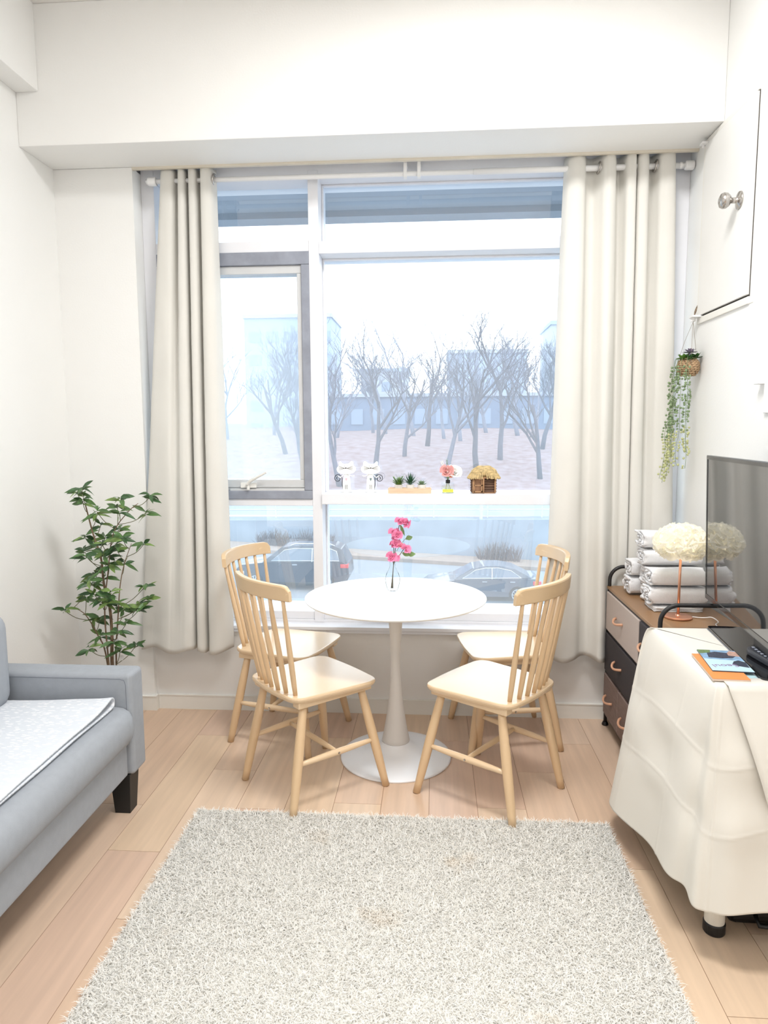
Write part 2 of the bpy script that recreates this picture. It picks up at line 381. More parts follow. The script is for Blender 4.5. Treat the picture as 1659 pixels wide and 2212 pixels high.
# ------------------------------------------------------------------ chairs
def round_poly(pts, r, n=7):
    out = []; N = len(pts)
    for i in range(N):
        a, b, c = Vector(pts[i-1]), Vector(pts[i]), Vector(pts[(i+1) % N])
        u = (a-b).normalized(); w = (c-b).normalized(); rr = r[i] if hasattr(r, '__len__') else r
        p, q = b+u*rr, b+w*rr
        for k in range(n+1):
            s = k/n; out.append(tuple((1-s)**2*p+2*s*(1-s)*b+s*s*q))
    return out
def make_chair(label):
    t = thing('dining_chair', label, 'chair', group='spindle-back chairs round the white table')
    out = round_poly([(-.185, -.182), (-.205, 0), (-.185, .182), (.195, .210), (.208, 0), (.195, -.210)], [.055, .1, .055, .062, .1, .062])
    m = MB(); lay = [(.965, .428), (1.0, .438), (1.004, .444), (.996, .4495), (.975, .451)]
    rows = [[(x*k, y*k, z) for x, y in out] for k, z in lay]
    for r in rows: r.append(r[0])
    m.grid(rows); n = len(out)
    m.add(rows[-1][:-1], [tuple(range(n))]); m.add(rows[0][:-1], [tuple(range(n-1, -1, -1))])
    m.build('seat', CH_H, t)
    for s in (-1, 1):
        MB().box(-.165, .18, s*.15-.022, s*.15+.022, .404, .429).build('batten', CH_H, t, bevel=.004)
    def leg(a, b):
        a, b = Vector(a), Vector(b); pts = []; rr = []
        for k in range(11):
            u = k/10; pts.append(a.lerp(b, u)); rr.append(.0150+.0042*math.sin(PI*min(1, u*1.05))**1.0*(1 if u < .9 else .8))
        pts.append(b+Vector((0, 0, -.000))); rr.append(.0125)
        MB().tube(pts, rr, 16).build('leg', CH_V, t, smooth=True)
    LG = {}
    for s in (-1, 1):
        LG[('b', s)] = (Vector((-.130, s*.148, .410)), Vector((-.210, s*.190, .002)))
        LG[('f', s)] = (Vector((.140, s*.152, .410)), Vector((.214, s*.220, .002)))
    for a, b in LG.values(): leg(a, b)
    mids = []
    for s in (-1, 1):
        a = LG[('b', s)][0].lerp(LG[('b', s)][1], .54); b = LG[('f', s)][0].lerp(LG[('f', s)][1], .52)
        st = MB().tube([a.lerp(b, k/8) for k in range(9)], [.0085+.0045*math.sin(PI*k/8) for k in range(9)], 12).build('stretcher', CH_H, t, smooth=True)
        mid = a.lerp(b, .5); mids.append(mid)
        MB().lathe([(0, 0), (.0045, 0), (.0045, s*.003), (.002, s*.0015), (0, s*.0015)], (mid.x, mid.y+s*.0115, mid.z), 12, 'y').build('screw', STEEL, st)
    MB().tube([mids[0].lerp(mids[1], k/8) for k in range(9)], [.0080+.0035*math.sin(PI*k/8) for k in range(9)], 12).build('stretcher', CH_R, t, smooth=True)
    def railp(u):     # u in -1..1 across the back
        y = u*.2; return Vector((-.262+.052*u*u, y, 0))
    for i in range(7):
        u = (i-3)/3
        base = Vector((-.180+.024*u*u, u*.136, .446)); top = railp(u*.86)+Vector((0, 0, .838))
        pts = [base.lerp(top, k/8) for k in range(9)]
        rr = [.0082, .0100, .0108, .0108, .0102, .0094, .0086, .0078, .0072]
        MB().tube(pts, rr, 10).build('spindle', CH_V, t, smooth=True)
    # curved top rail with rounded ends
    m = MB(); N = 36; rows = []
    for i in range(N+1):
        u = -1+2*i/N; c = railp(u); tn = (railp(min(1, u+.02))-railp(max(-1, u-.02))).normalized(); nn = Vector((tn.y, -tn.x, 0))
        e = min(1, (1-abs(u))*.2/.030); ez = math.sqrt(max(0, 1-(1-e)**2))
        zb = .831+.004*(1-u*u); zt = .866+.004+.024*ez*1.0*(.85+.15*(1-u*u)); th = .0115*(.80+.20*ez)
        sec = []
        lean = -.10
        for a, b in ((1, .06), (1, .9), (.8, 1), (-.8, 1), (-1, .9), (-1, .06), (-.8, 0), (.8, 0)):
            z = zb+(zt-zb)*b; sec.append(tuple(c+nn*(a*th)+Vector(((z-.86)*lean, 0, z))))
        sec.append(sec[0]); rows.append(sec)
    m.grid(rows); m.add(rows[0][:-1], [tuple(range(8))]); m.add(rows[-1][:-1], [tuple(range(7, -1, -1))])
    m.build('top_rail', CH_R, t, bevel=.002)
    return t
ch = make_chair('pale wooden spindle-back chair nearest the sofa, at the near left of the table')
ch.location = (-.498, 2.687, 0); ch.rotation_euler = (0, 0, math.radians(43))
dup(ch, (.238, 2.672, 0), math.radians(143), 'pale wooden spindle-back chair at the near right of the table, one leg on the rug')
dup(ch, (-.690, 3.150, 0), math.radians(-17), 'pale wooden spindle-back chair at the far left of the table, beside the left curtain')
dup(ch, (.338, 3.180, 0), math.radians(190), 'pale wooden spindle-back chair at the far right of the table, beside the right curtain')

# ------------------------------------------------------------------ rug
def build_rug():
    x0, x1, y0, y1 = -.893, .640, .35, 2.430
    rng = np.random.default_rng(4)
    N = 230000
    x = rng.uniform(x0, x1, N); y = y0+(y1-y0)*rng.uniform(0, 1, N)**.8
    keep = (np.abs(x-x0) > .0) ; L = rng.uniform(.011, .024, N)
    az = rng.uniform(0, 2*np.pi, N); az = np.where(rng.uniform(size=N) < .5, az, -np.pi/2+rng.normal(0, .9, N)); ln = rng.uniform(.6, 1.45, N)
    dx, dy = np.cos(az), np.sin(az); w = rng.uniform(.0012, .0022, N)
    sx, sy = -dy*w, dx*w
    z0 = .004
    P = np.zeros((N, 5, 3)); h = L
    for j, (t, wf) in enumerate(((0, 1), (.55, .8))):
        ex = dx*h*np.sin(ln)*t*t*1.3; ey = dy*h*np.sin(ln)*t*t*1.3; ez = h*t*np.cos(ln*t*.8)
        P[:, 2*j] = np.stack([x+ex-sx*wf, y+ey-sy*wf, z0+ez], 1); P[:, 2*j+1] = np.stack([x+ex+sx*wf, y+ey+sy*wf, z0+ez], 1)
    t = 1.; P[:, 4] = np.stack([x+dx*h*np.sin(ln)*1.15, y+dy*h*np.sin(ln)*1.15, z0+h*np.cos(ln*.8)], 1)
    V = P.reshape(-1, 3); b = (np.arange(N)*5)[:, None]
    q = b+np.array([[0, 1, 3, 2]]); tr = b+np.array([[2, 3, 4]])
    # woven backing
    bk = np.array([[x0, y0, 0.001], [x1, y0, 0.001], [x1, y1, 0.001], [x0, y1, 0.001], [x0, y0, .007], [x1, y0, .007], [x1, y1, .007], [x0, y1, .007]])
    nv = len(V); V = np.vstack([V, bk]); bf = np.array([[4, 5, 6, 7], [0, 1, 5, 4], [1, 2, 6, 5], [2, 3, 7, 6], [3, 0, 4, 7]])+nv
    quads = np.vstack([q, bf]); nl = quads.size+tr.size
    me = bpy.data.meshes.new('shaggy_rug'); me.vertices.add(len(V)); me.vertices.foreach_set('co', V.ravel())
    me.loops.add(nl); me.loops.foreach_set('vertex_index', np.concatenate([quads.ravel(), tr.ravel()]).astype(np.int32))
    me.polygons.add(len(quads)+len(tr))
    ls = np.concatenate([np.arange(len(quads))*4, quads.size+np.arange(len(tr))*3]).astype(np.int32)
    me.polygons.foreach_set('loop_start', ls)
    me.update(calc_edges=True); me.validate()
    m = bpy.data.materials.new('rug_pile'); m.use_nodes = True; nt = m.node_tree; bs = nt.nodes['Principled BSDF']
    bs.inputs['Roughness'].default_value = .7; bs.inputs['Sheen Weight'].default_value = .3
    tc = nt.nodes.new('ShaderNodeTexCoord')
    n1 = nt.nodes.new('ShaderNodeTexNoise'); n1.inputs['Scale'].default_value = 160; nt.links.new(tc.outputs['Object'], n1.inputs['Vector'])
    r1 = nt.nodes.new('ShaderNodeValToRGB'); r1.color_ramp.elements[0].position = .35; r1.color_ramp.elements[1].position = .6
    r1.color_ramp.elements[0].color = (*lin((255, 252, 246)), 1); r1.color_ramp.elements[1].color = (*lin((255, 255, 253)), 1); nt.links.new(n1.outputs['Fac'], r1.inputs[0])
    n2 = nt.nodes.new('ShaderNodeTexNoise'); n2.inputs['Scale'].default_value = 3.6; n2.inputs['Detail'].default_value = 3; nt.links.new(tc.outputs['Object'], n2.inputs['Vector'])
    r2 = nt.nodes.new('ShaderNodeValToRGB'); r2.color_ramp.elements[0].position = .64; r2.color_ramp.elements[1].position = .80
    r2.color_ramp.elements[0].color = (1, 1, 1, 1); r2.color_ramp.elements[1].color = (.93, .84, .74, 1); nt.links.new(n2.outputs['Fac'], r2.inputs[0])
    mx = nt.nodes.new('ShaderNodeMix'); mx.data_type = 'RGBA'; mx.blend_type = 'MULTIPLY'; mx.inputs[0].default_value = 1
    nt.links.new(r1.outputs[0], mx.inputs[6]); nt.links.new(r2.outputs[0], mx.inputs[7]); nt.links.new(mx.outputs[2], bs.inputs['Base Color'])
    tl = nt.nodes.new('ShaderNodeBsdfTranslucent'); nt.links.new(mx.outputs[2], tl.inputs[0]); ms_ = nt.nodes.new('ShaderNodeMixShader'); ms_.inputs[0].default_value = .35
    dfz = nt.nodes.new('ShaderNodeBsdfDiffuse'); nt.links.new(mx.outputs[2], dfz.inputs[0]); nt.nodes.remove(bs)
    nt.links.new(dfz.outputs[0], ms_.inputs[1]); nt.links.new(tl.outputs[0], ms_.inputs[2]); nt.links.new(ms_.outputs[0], nt.nodes['Material Output'].inputs[0])
    me.materials.append(m); me.materials.append(mat('rug_backing', (252, 250, 244), .9, spec=0))
    mi = np.zeros(len(me.polygons), np.int32); mi[N:N+5] = 1; me.polygons.foreach_set('material_index', mi)
    o = bpy.data.objects.new('shaggy_rug', me); COL.objects.link(o)
    tag(o, 'cream white shaggy rug lying on the laminate floor in the foreground', 'rug')
build_rug()

# ------------------------------------------------------------------ curtains and rod
CLOTH = mat('curtain_cloth', (226, 224, 218), .85, var=.012, scale=5, bump=.1, bscale=300)
def resample(P, n):
    P = cat_rom(P, 10); d = [0]
    for a, b in zip(P, P[1:]): d.append(d[-1]+math.dist(a, b))
    out = []; j = 0
    for i in range(n):
        t = d[-1]*i/(n-1)
        while j < len(d)-2 and d[j+1] < t: j += 1
        u = (t-d[j])/max(1e-9, d[j+1]-d[j]); out.append(tuple(a+(b-a)*u for a, b in zip(P[j], P[j+1])))
    return out
def curtain(top, bot, zt, zb, label, seed, x_lean=1.0, gx=()):
    t = thing('curtain', label, 'curtain', (sum(p[0] for p in top)/len(top), 3.42, zb), group='blackout curtains on the rod')
    n = 240; K = 8
    A, B = [], []
    # keep folds aligned: resample segment by segment between control points
    ca, cb = cat_rom(top, K), cat_rom(bot, K)
    rows = []; R = 90
    for j in range(R+1):
        v = j/R; s = v**x_lean; row = []
        z = zt+(zb-zt)*v
        for i, (a, b) in enumerate(zip(ca, cb)):
            x = a[0]+(b[0]-a[0])*s; y = a[1]+(b[1]-a[1])*v
            w = .010*v*noise.noise(Vector((x*5+seed, z*1.6, seed)))+.004*noise.noise(Vector((x*14, z*6, seed+3)))*(.3+v)
            hz = -.0022*math.exp(-((z-(zb+.085))/.004)**2)+.002*math.exp(-((z-(zb+.079))/.004)**2)
            zz = z+(.012*math.sin(x*31+seed)*v**6)
            row.append((x, y+w+hz, zz))
        rows.append(row)
    MB().grid(rows).build('curtain_panel', CLOTH, t, smooth=True, solid=.0025)
    for gx_, gy in gx:
        MB().tube([(gx_+.004*math.sin(w_), 3.42+.024*math.cos(w_), 2.652+.024*math.sin(w_)) for w_ in [2*PI*k/24 for k in range(24)]], .0045, 8, closed=True).build('grommet', STEEL, t, smooth=True)
    return t
curtain([(-1.330, 3.452), (-1.318, 3.405), (-1.290, 3.392), (-1.262, 3.400), (-1.252, 3.440), (-1.244, 3.455), (-1.238, 3.430), (-1.232, 3.396), (-1.215, 3.390), (-1.204, 3.402), (-1.200, 3.445), (-1.192, 3.455), (-1.186, 3.430), (-1.181, 3.396), (-1.166, 3.388), (-1.150, 3.396), (-1.144, 3.440), (-1.134, 3.458), (-1.126, 3.43), (-1.120, 3.392), (-1.095, 3.384), (-1.072, 3.400), (-1.062, 3.452)],
        [(-1.500, 3.360), (-1.490, 3.335), (-1.430, 3.315), (-1.350, 3.290), (-1.320, 3.286), (-1.300, 3.284), (-1.280, 3.282), (-1.262, 3.280), (-1.235, 3.278), (-1.205, 3.290), (-1.196, 3.330), (-1.188, 3.345), (-1.184, 3.320), (-1.180, 3.285), (-1.162, 3.276), (-1.144, 3.290), (-1.138, 3.325), (-1.132, 3.335), (-1.126, 3.310), (-1.118, 3.285), (-1.080, 3.278), (-1.040, 3.300), (-1.012, 3.345)],
        2.705, .345, 'off-white floor-length curtain gathered at the left side of the window', 1.3, 1.0, gx=((-1.064, 3.42),))
curtain([(.606, 3.450), (.622, 3.405), (.658, 3.388), (.690, 3.402), (.705, 3.445), (.735, 3.458), (.758, 3.430), (.776, 3.398), (.802, 3.386), (.828, 3.400), (.838, 3.445), (.855, 3.458), (.870, 3.430), (.880, 3.396), (.902, 3.386), (.920, 3.396), (.927, 3.452), (.932, 3.400), (.955, 3.386), (.976, 3.398), (.984, 3.445), (1.000, 3.458), (1.016, 3.430), (1.030, 3.396), (1.062, 3.384), (1.092, 3.396), (1.104, 3.445)],
        [(.545, 3.340), (.570, 3.310), (.620, 3.288), (.680, 3.300), (.715, 3.335), (.745, 3.345), (.770, 3.325), (.795, 3.290), (.820, 3.300), (.850, 3.352), (.866, 3.366), (.876, 3.370), (.888, 3.364), (.898, 3.356), (.918, 3.354), (.934, 3.356), (.941, 3.372), (.946, 3.360), (.970, 3.354), (.995, 3.358), (1.008, 3.368), (1.025, 3.372), (1.042, 3.364), (1.060, 3.356), (1.100, 3.354), (1.140, 3.358), (1.160, 3.370)],
        2.705, .335, 'off-white floor-length curtain hanging in wide folds at the right side of the window', 4.1, .8, gx=((.757, 3.42), (1.012, 3.42)))
def build_rod():
    t = thing('curtain_rod', 'white curtain rod spanning the top of the window recess', 'curtain rod', (-.08, 3.42, 2.652))
    MB().tube([(-1.40, 3.42, 2.652), (.2, 3.42, 2.651)], .0115, 16).tube([(.18, 3.42, 2.651), (1.15, 3.42, 2.650)], .0135, 16).build('rod', WHITE, t, smooth=True)
    MB().lathe([(0, 0), (.019, 0), (.021, -.004), (.021, -.036), (.017, -.042), (0, -.042)], (-1.350, 3.42, 2.652), 24, 'x').build('finial', WHITE, t, smooth=False)
    MB().lathe([(0, 0), (.012, 0), (.014, .008), (.0155, .014), (.012, .022), (.012, .028), (.0195, .032), (.0205, .036), (.0205, .066), (.0185, .070), (0, .070)], (1.115, 3.42, 2.650), 24, 'x').build('finial', WHITE, t, smooth=False)
    for bx in (-.141, -.076):
        MB().box(bx-.008, bx+.008, 3.405, 3.437, 2.632, 2.706).box(bx-.010, bx+.010, 3.437, 3.47, 2.69, 2.70).build('bracket', WHITE, t, bevel=.002)
build_rod()

# ------------------------------------------------------------------ sofa and quilt
def build_sofa():
    fab = mat('grey_sofa_fabric', (162, 167, 174), .85, var=.03, scale=40, bump=.15, bscale=400)
    t = thing('sofa', 'grey fabric two-seat sofa with square arms along the left wall', 'sofa', (-1.46, 1.65, 0))
    for y0, y1 in ((2.390, 2.500), (.80, .91)):
        a = MB().box(-1.80, -1.118, y0, y1, .158, .552).build('armrest', fab, t, bevel=.018, seg=5)
        s = -1 if y0 > 2 else 1; yy = y0 if y0 > 2 else y1
        MB().tube([(-1.60, yy-.001*s, .533), (-1.16, yy-.001*s, .533), (-1.143, yy-.001*s, .527), (-1.138, yy-.001*s, .510), (-1.138, yy-.001*s, .30)], .0018, 6).build('seam', mat('seam_thread', (120, 124, 132), .9), a)
    MB().box(-1.80, -1.142, .91, 2.392, .158, .296).build('base', fab, t, bevel=.012, seg=3)
    MB().box(-1.80, -1.66, .91, 2.392, .25, .84).build('back', fab, t, bevel=.04, seg=5)
    # seat cushion with a swollen front
    m = MB(); prof = [(-1.70, .290), (-1.150, .290), (-1.120, .300), (-1.107, .322), (-1.103, .352), (-1.106, .388), (-1.118, .412), (-1.142, .425), (-1.19, .430), (-1.40, .434), (-1.70, .434)]
    rows = []
    ys = [.915, .925, .95]+[.98+i*.136 for i in range(11)]+[2.355, 2.378, 2.388]
    for y in ys:
        e = min(y-.912, 2.391-y); k = .955+.045*min(1, e/.03)**.5
        rows.append([(-1.42+(x+1.42)*k, y, .36+(z-.36)*k) for x, z in prof])
    for r in rows: r.append(r[0])
    m.grid(rows); m.add(rows[0][:-1], [tuple(range(len(prof)))]); m.add(rows[-1][:-1], [tuple(range(len(prof)-1, -1, -1))])
    c = m.build('seat_cushion', fab, t, smooth=True)
    MB().tube([(-1.150, y, .294) for y in (.92, 1.4, 1.9, 2.385)], .003, 6).build('piping', fab, c)
    for y0, y1 in ((.93, 1.64), (1.66, 2.372)):
        MB().box(-1.72, -1.545, y0, y1, .436, .80).build('back_cushion', fab, t, bevel=.065, seg=6, smooth=True)
    lm = mat('black_sofa_leg', (28, 30, 32), .5, var=.1)
    for x, y in ((-1.178, 2.43), (-1.72, 2.43), (-1.178, .87), (-1.72, .87)):
        m = MB(); a, b = .040, .030
        m.add([(x-b, y-b, 0), (x+b, y-b, 0), (x+b, y+b, 0), (x-b, y+b, 0), (x-a, y-a, .160), (x+a, y-a, .160), (x+a, y+a, .160), (x-a, y+a, .160)], [(3, 2, 1, 0), (4, 5, 6, 7), (0, 1, 5, 4), (1, 2, 6, 5), (2, 3, 7, 6), (3, 0, 4, 7)])
        m.build('leg', lm, t, bevel=.002)
    # folded quilt on the seat
    q = bpy.data.materials.new('quilt_print'); q.use_nodes = True; nt = q.node_tree; b = nt.nodes['Principled BSDF']; b.inputs['Roughness'].default_value = .9
    tc = nt.nodes.new('ShaderNodeTexCoord'); mp = nt.nodes.new('ShaderNodeMapping'); mp.inputs['Scale'].default_value = (22, 70, 22); mp.inputs['Rotation'].default_value = (0, 0, .5)
    nt.links.new(tc.outputs['Object'], mp.inputs[0]); v = nt.nodes.new('ShaderNodeTexVoronoi'); v.inputs['Scale'].default_value = 1.6; nt.links.new(mp.outputs[0], v.inputs['Vector'])
    r = nt.nodes.new('ShaderNodeValToRGB'); r.color_ramp.elements[0].position = .30; r.color_ramp.elements[1].position = .36
    r.color_ramp.elements[0].color = (*lin((240, 242, 246)), 1); r.color_ramp.elements[1].color = (*lin((218, 223, 230)), 1)
    nt.links.new(v.outputs['Distance'], r.inputs[0]); nt.links.new(r.outputs[0], b.inputs['Base Color'])
    bp = nt.nodes.new('ShaderNodeBump'); bp.inputs['Strength'].default_value = .5; bp.inputs['Distance'].default_value = .003; bp.invert = True
    nt.links.new(v.outputs['Distance'], bp.inputs['Height']); nt.links.new(bp.outputs[0], b.inputs['Normal'])
    m = MB(); rows = []
    for i in range(41):
        u = i/40; xe = -1.600+u*.430; row = []
        def gap(y): return .010+.036*math.exp(-(2.352-y)/.15)*(.30+.70*u**2)
        pts = []
        for k in range(31): pts.append((.93+1.40*k/30, 0))
        g = gap(2.33)
        for k in range(1, 8): w_ = PI*k/8; pts.append((2.335+.022*math.sin(w_), (1-math.cos(w_))/2*g))
        for k in range(31): y = 2.33-1.395*k/30; pts.append((y, gap(y)))
        for y, h in pts:
            wv = .0035*noise.noise(Vector((xe*7, y*5, h*20)))
            sk = (.012 if h > .006 else .0)*math.sin(y*9)*.4
            row.append((xe+sk*u-.05*u*(2.33-y)*.0, y, .4395+h+wv))
        rows.append(row)
    m.grid(rows)
    o = m.build('folded_quilt', q, None, (-1.4, 1.65, .437), smooth=True, solid=.006)
    tag(o, 'white and pale grey patterned quilt folded flat on the sofa seat', 'quilt')
build_sofa()

# ------------------------------------------------------------------ tall artificial plant
def leaf(m, base, d, L, wd, droop=.25, up=Vector((0, 0, 1))):
    d = Vector(d).normalized(); s = d.cross(up)
    if s.length < .05: s = d.orthogonal()
    s.normalize(); n = s.cross(d).normalized()
    prof = [(0, .06), (.15, .45), (.38, .95), (.6, .9), (.82, .5), (1, .0)]
    rows = []
    for t, w in prof:
        c = Vector(base)+d*(t*L)-Vector((0, 0, 1))*(droop*L*t*t)
        rows.append([tuple(c-s*wd*w/2+n*wd*w*.12), tuple(c), tuple(c+s*wd*w/2+n*wd*w*.12)])
    m.grid(rows)
def build_plant():
    rng = random.Random(11)
    C = [(-1.633, 1.171), (-1.59, 1.182), (-1.602, 1.128), (-1.569, 1.057), (-1.569, 1.008), (-1.401, 1.147), (-1.324, 1.142), (-1.475, 1.101), (-1.421, 1.08), (-1.344, 1.064), (-1.52, 1.085), (-1.628, 0.953), (-1.597, 0.915), (-1.632, 0.887), (-1.495, 0.938), (-1.474, 0.899), (-1.444, 0.943), (-1.393, 0.971), (-1.367, 0.917), (-1.538, 0.86), (-1.565, 0.888), (-1.464, 0.992), (-1.565, 0.771), (-1.613, 0.732), (-1.587, 0.788), (-1.461, 0.717), (-1.371, 0.712), (-1.346, 0.652), (-1.41, 0.617), (-1.453, 0.656), (-1.663, 0.647), (-1.696, 0.624), (-1.478, 0.599), (-1.382, 0.612), (-1.412, 0.567), (-1.436, 0.532), (-1.571, 0.564), (-1.614, 0.561), (-1.558, 0.491), (-1.583, 0.451), (-1.455, 0.493), (-1.452, 0.436), (-1.425, 0.425), (-1.531, 0.666), (-1.474, 0.683), (-1.489, 0.839), (-1.552, 0.705), (-1.526, 0.772), (-1.44, .83), (-1.55, .95), (-1.50, .89)]
    t = thing('potted_plant', 'tall green artificial plant with glossy leaves behind the sofa arm', 'plant', (-1.51, 3.05, 0))
    stems = [[(-1.51, 3.05, .10), (-1.512, 3.05, .372), (-1.506, 3.05, .492), (-1.51, 3.05, .632), (-1.527, 3.04, .744), (-1.535, 3.04, .87), (-1.572, 3.05, .98), (-1.60, 3.05, 1.11)],
             [(-1.50, 3.06, .10), (-1.495, 3.06, .40), (-1.475, 3.06, .60), (-1.46, 3.06, .728), (-1.44, 3.07, .83), (-1.40, 3.07, .93)],
             [(-1.515, 3.04, .10), (-1.52, 3.03, .40), (-1.525, 3.03, .62), (-1.50, 3.03, .80), (-1.47, 3.04, .98), (-1.40, 3.05, 1.08), (-1.35, 3.05, 1.12)],
             [(-1.515, 3.05, .10), (-1.54, 3.05, .40), (-1.57, 3.04, .50), (-1.62, 3.03, .60), (-1.68, 3.03, .635)]]
    br = mat('brown_stem', (140, 116, 92), .8, var=.25, scale=60)
    dense = []
    for i, s in enumerate(stems):
        P = cat_rom(s, 6); r0 = .0095 if i == 0 else .0045
        MB().tube(P, [r0*(1-.72*k/len(P)) for k in range(len(P))], 8).build('stem', br, t, smooth=True)
        dense += [Vector(p) for p in P]
    lm = [mat('leaf_green_'+n_, c, .42, var=.25, scale=30) for n_, c in (('mid', (92, 130, 72)), ('deep', (66, 104, 60)), ('fresh', (124, 154, 80)))]
    tw = MB()
    for k, (x, z) in enumerate(C):
        y = 3.05+rng.uniform(-.09, .09); c = Vector((x, y, z))
        cand = [p for p in dense if p.z < z-.04] or dense
        q = min(cand, key=lambda p: (p-c).length+abs((z-p.z)-.10)*.6)
        mid = q.lerp(c, .55)+Vector((0, 0, -.012))
        tw.tube(cat_rom([tuple(q), tuple(mid), tuple(c)], 4), .0016, 5)
        m = MB(); n = rng.randint(7, 9); a0 = rng.uniform(0, 6.28)
        for j in range(n):
            a = a0+2*PI*j/n+rng.uniform(-.3, .3); el = rng.uniform(-.25, .75)
            d = Vector((math.cos(a)*math.cos(el), math.sin(a)*math.cos(el), math.sin(el)))
            m.cur = rng.choice((0, 0, 1, 1, 2)); leaf(m, c-d*.0+Vector((0, 0, rng.uniform(-.012, .012))), d, rng.uniform(.052, .078), rng.uniform(.017, .024), rng.uniform(.1, .45), up=Vector((rng.uniform(-.7, .7), -rng.uniform(.2, 1.2), rng.uniform(.2, 1))).normalized())
        m.build('leaf_cluster', lm, t, smooth=False)
    tw.build('twigs', mat('green_twig', (112, 112, 74), .7, var=.2), t, smooth=True)
    MB().lathe([(0, 0), (.085, 0), (.095, .01), (.11, .20), (.115, .21), (.108, .21), (.10, .19), (0, .19)], (-1.51, 3.05, 0), 32).build('pot', mat('white_pot', (232, 230, 226), .4), t, smooth=False)
    MB().lathe([(0, .19), (.10, .192), (.07, .198), (0, .20)], (-1.51, 3.05, 0), 24).build('soil', mat('dark_moss', (70, 62, 44), .9, var=.4, scale=70), t)
    m = MB(); P = []
    m.prism([(.010*math.cos(a), .013*math.sin(a)) for a in [2*PI*k/16 for k in range(16)]], lambda p: (-1.455+p[0], 3.030, .395+p[1]), lambda p: (-1.455+p[0], 3.0315, .395+p[1]))
    m.tube([(-1.505, 3.035, .40), (-1.48, 3.03, .425), (-1.458, 3.03, .407)], .0008, 4)
    m.prism([(.008*math.cos(a), .010*math.sin(a)) for a in [2*PI*k/16 for k in range(16)]], lambda p: (-1.472+p[0], 3.033, .475+p[1]), lambda p: (-1.472+p[0], 3.0345, .475+p[1]))
    m.build('tag', mat('paper_tag', (246, 246, 246), .6), t)
build_plant()

# ------------------------------------------------------------------ dresser
DX = .84
def build_dresser():
    y0, y1, x1 = 2.580, 3.335, 1.165
    t = thing('dresser', 'fabric drawer dresser with black metal frame and wooden top along the right wall', 'dresser', ((DX+x1)/2, (y0+y1)/2, 0))
    wd = wood('walnut_top', (176, 138, 96), (150, 112, 74), (10, 1.4, 10), .45, 3)
    MB().box(DX-.004, x1, y0+.01, y1, .684, .698).build('top_panel', wd, t, bevel=.002)
    for y in (y0, y1-.008):
        # looped end frame: two uprights joined by an arc above the top
        P = [(DX+.006, y, .012), (DX+.006, y, .728)]
        for k in range(1, 9): a = PI-PI/2*k/8; P.append((DX+.071+.065*math.cos(a), y, .728+.065*math.sin(a)))
        for k in range(0, 9): a = PI/2-PI/2*k/8; P.append((x1-.071+.065*math.cos(a), y, .728+.065*math.sin(a)))
        P.append((x1-.006, y, .012))
        MB().tube(P, .0085, 12).build('end_frame', BLACK, t, smooth=True)
    for x in (DX+.006, x1-.006):
        for y in (y0, y1-.008):
            MB().lathe([(0, 0), (.015, 0), (.016, .006), (.011, .018), (0, .018)], (x, y, 0), 16).build('foot', BLACKP, t, smooth=False)
    r = MB()
    for z in (.674, .477, .274, .058): r.box(DX, DX+.014, y0, y1, z, z+.012).box(x1-.014, x1, y0, y1, z, z+.012)
    r.box(DX+.002, DX+.012, 2.791, 2.799, .06, .68)
    for y in (y0, y1-.012): r.box(DX, x1, y, y+.010, .058, .070).box(DX, x1, y, y+.010, .270, .282).box(DX, x1, y, y+.010, .472, .484)
    r.build('rails', BLACK, t)
    MB().box(DX+.02, x1-.01, y0+.015, y1-.015, .066, .68).build('carcass', mat('black_felt', (40, 38, 40), .9), t)
    cols = {'greige': mat('drawer_greige', (198, 184, 176), .8, var=.03, scale=200), 'charcoal': mat('drawer_charcoal', (62, 57, 60), .8, var=.08, scale=200), 'taupe': mat('drawer_taupe', (142, 122, 115), .8, var=.12, scale=20, stretch=(1, 1, 6))}
    hm = mat('rose_wood_handle', (222, 170, 138), .45, var=.05)
    def drawer(ya, yb, za, zb, c, hy, hz):
        d = MB().box(DX-.008, DX+.30, ya, yb, za, zb).build('drawer', cols[c], t, bevel=.003); d['label'] = {'greige': 'light greige drawer', 'charcoal': 'charcoal drawer', 'taupe': 'mottled taupe drawer'}[c]
        P = []
        for k in range(13):
            u = k/12; P.append((DX-.008-.024*math.sin(PI*u)**.55, hy+.056-.112*u, hz+.004-.010*math.sin(PI*u)))
        MB().tube(P, [.0048+.0014*abs(2*k/12-1) for k in range(13)], 8).build('handle', hm, d, smooth=True)
    drawer(2.802, 3.322, .490, .674, 'greige', 3.085, .585); drawer(2.600, 2.790, .490, .674, 'charcoal', 2.700, .585)
    drawer(2.802, 3.322, .288, .474, 'charcoal', 3.080, .380); drawer(2.600, 2.790, .288, .474, 'greige', 2.700, .380)
    drawer(3.073, 3.322, .072, .270, 'taupe', 3.215, .168); drawer(2.802, 3.067, .072, .270, 'taupe', 2.945, .168); drawer(2.600, 2.790, .072, .270, 'charcoal', 2.700, .168)
build_dresser()

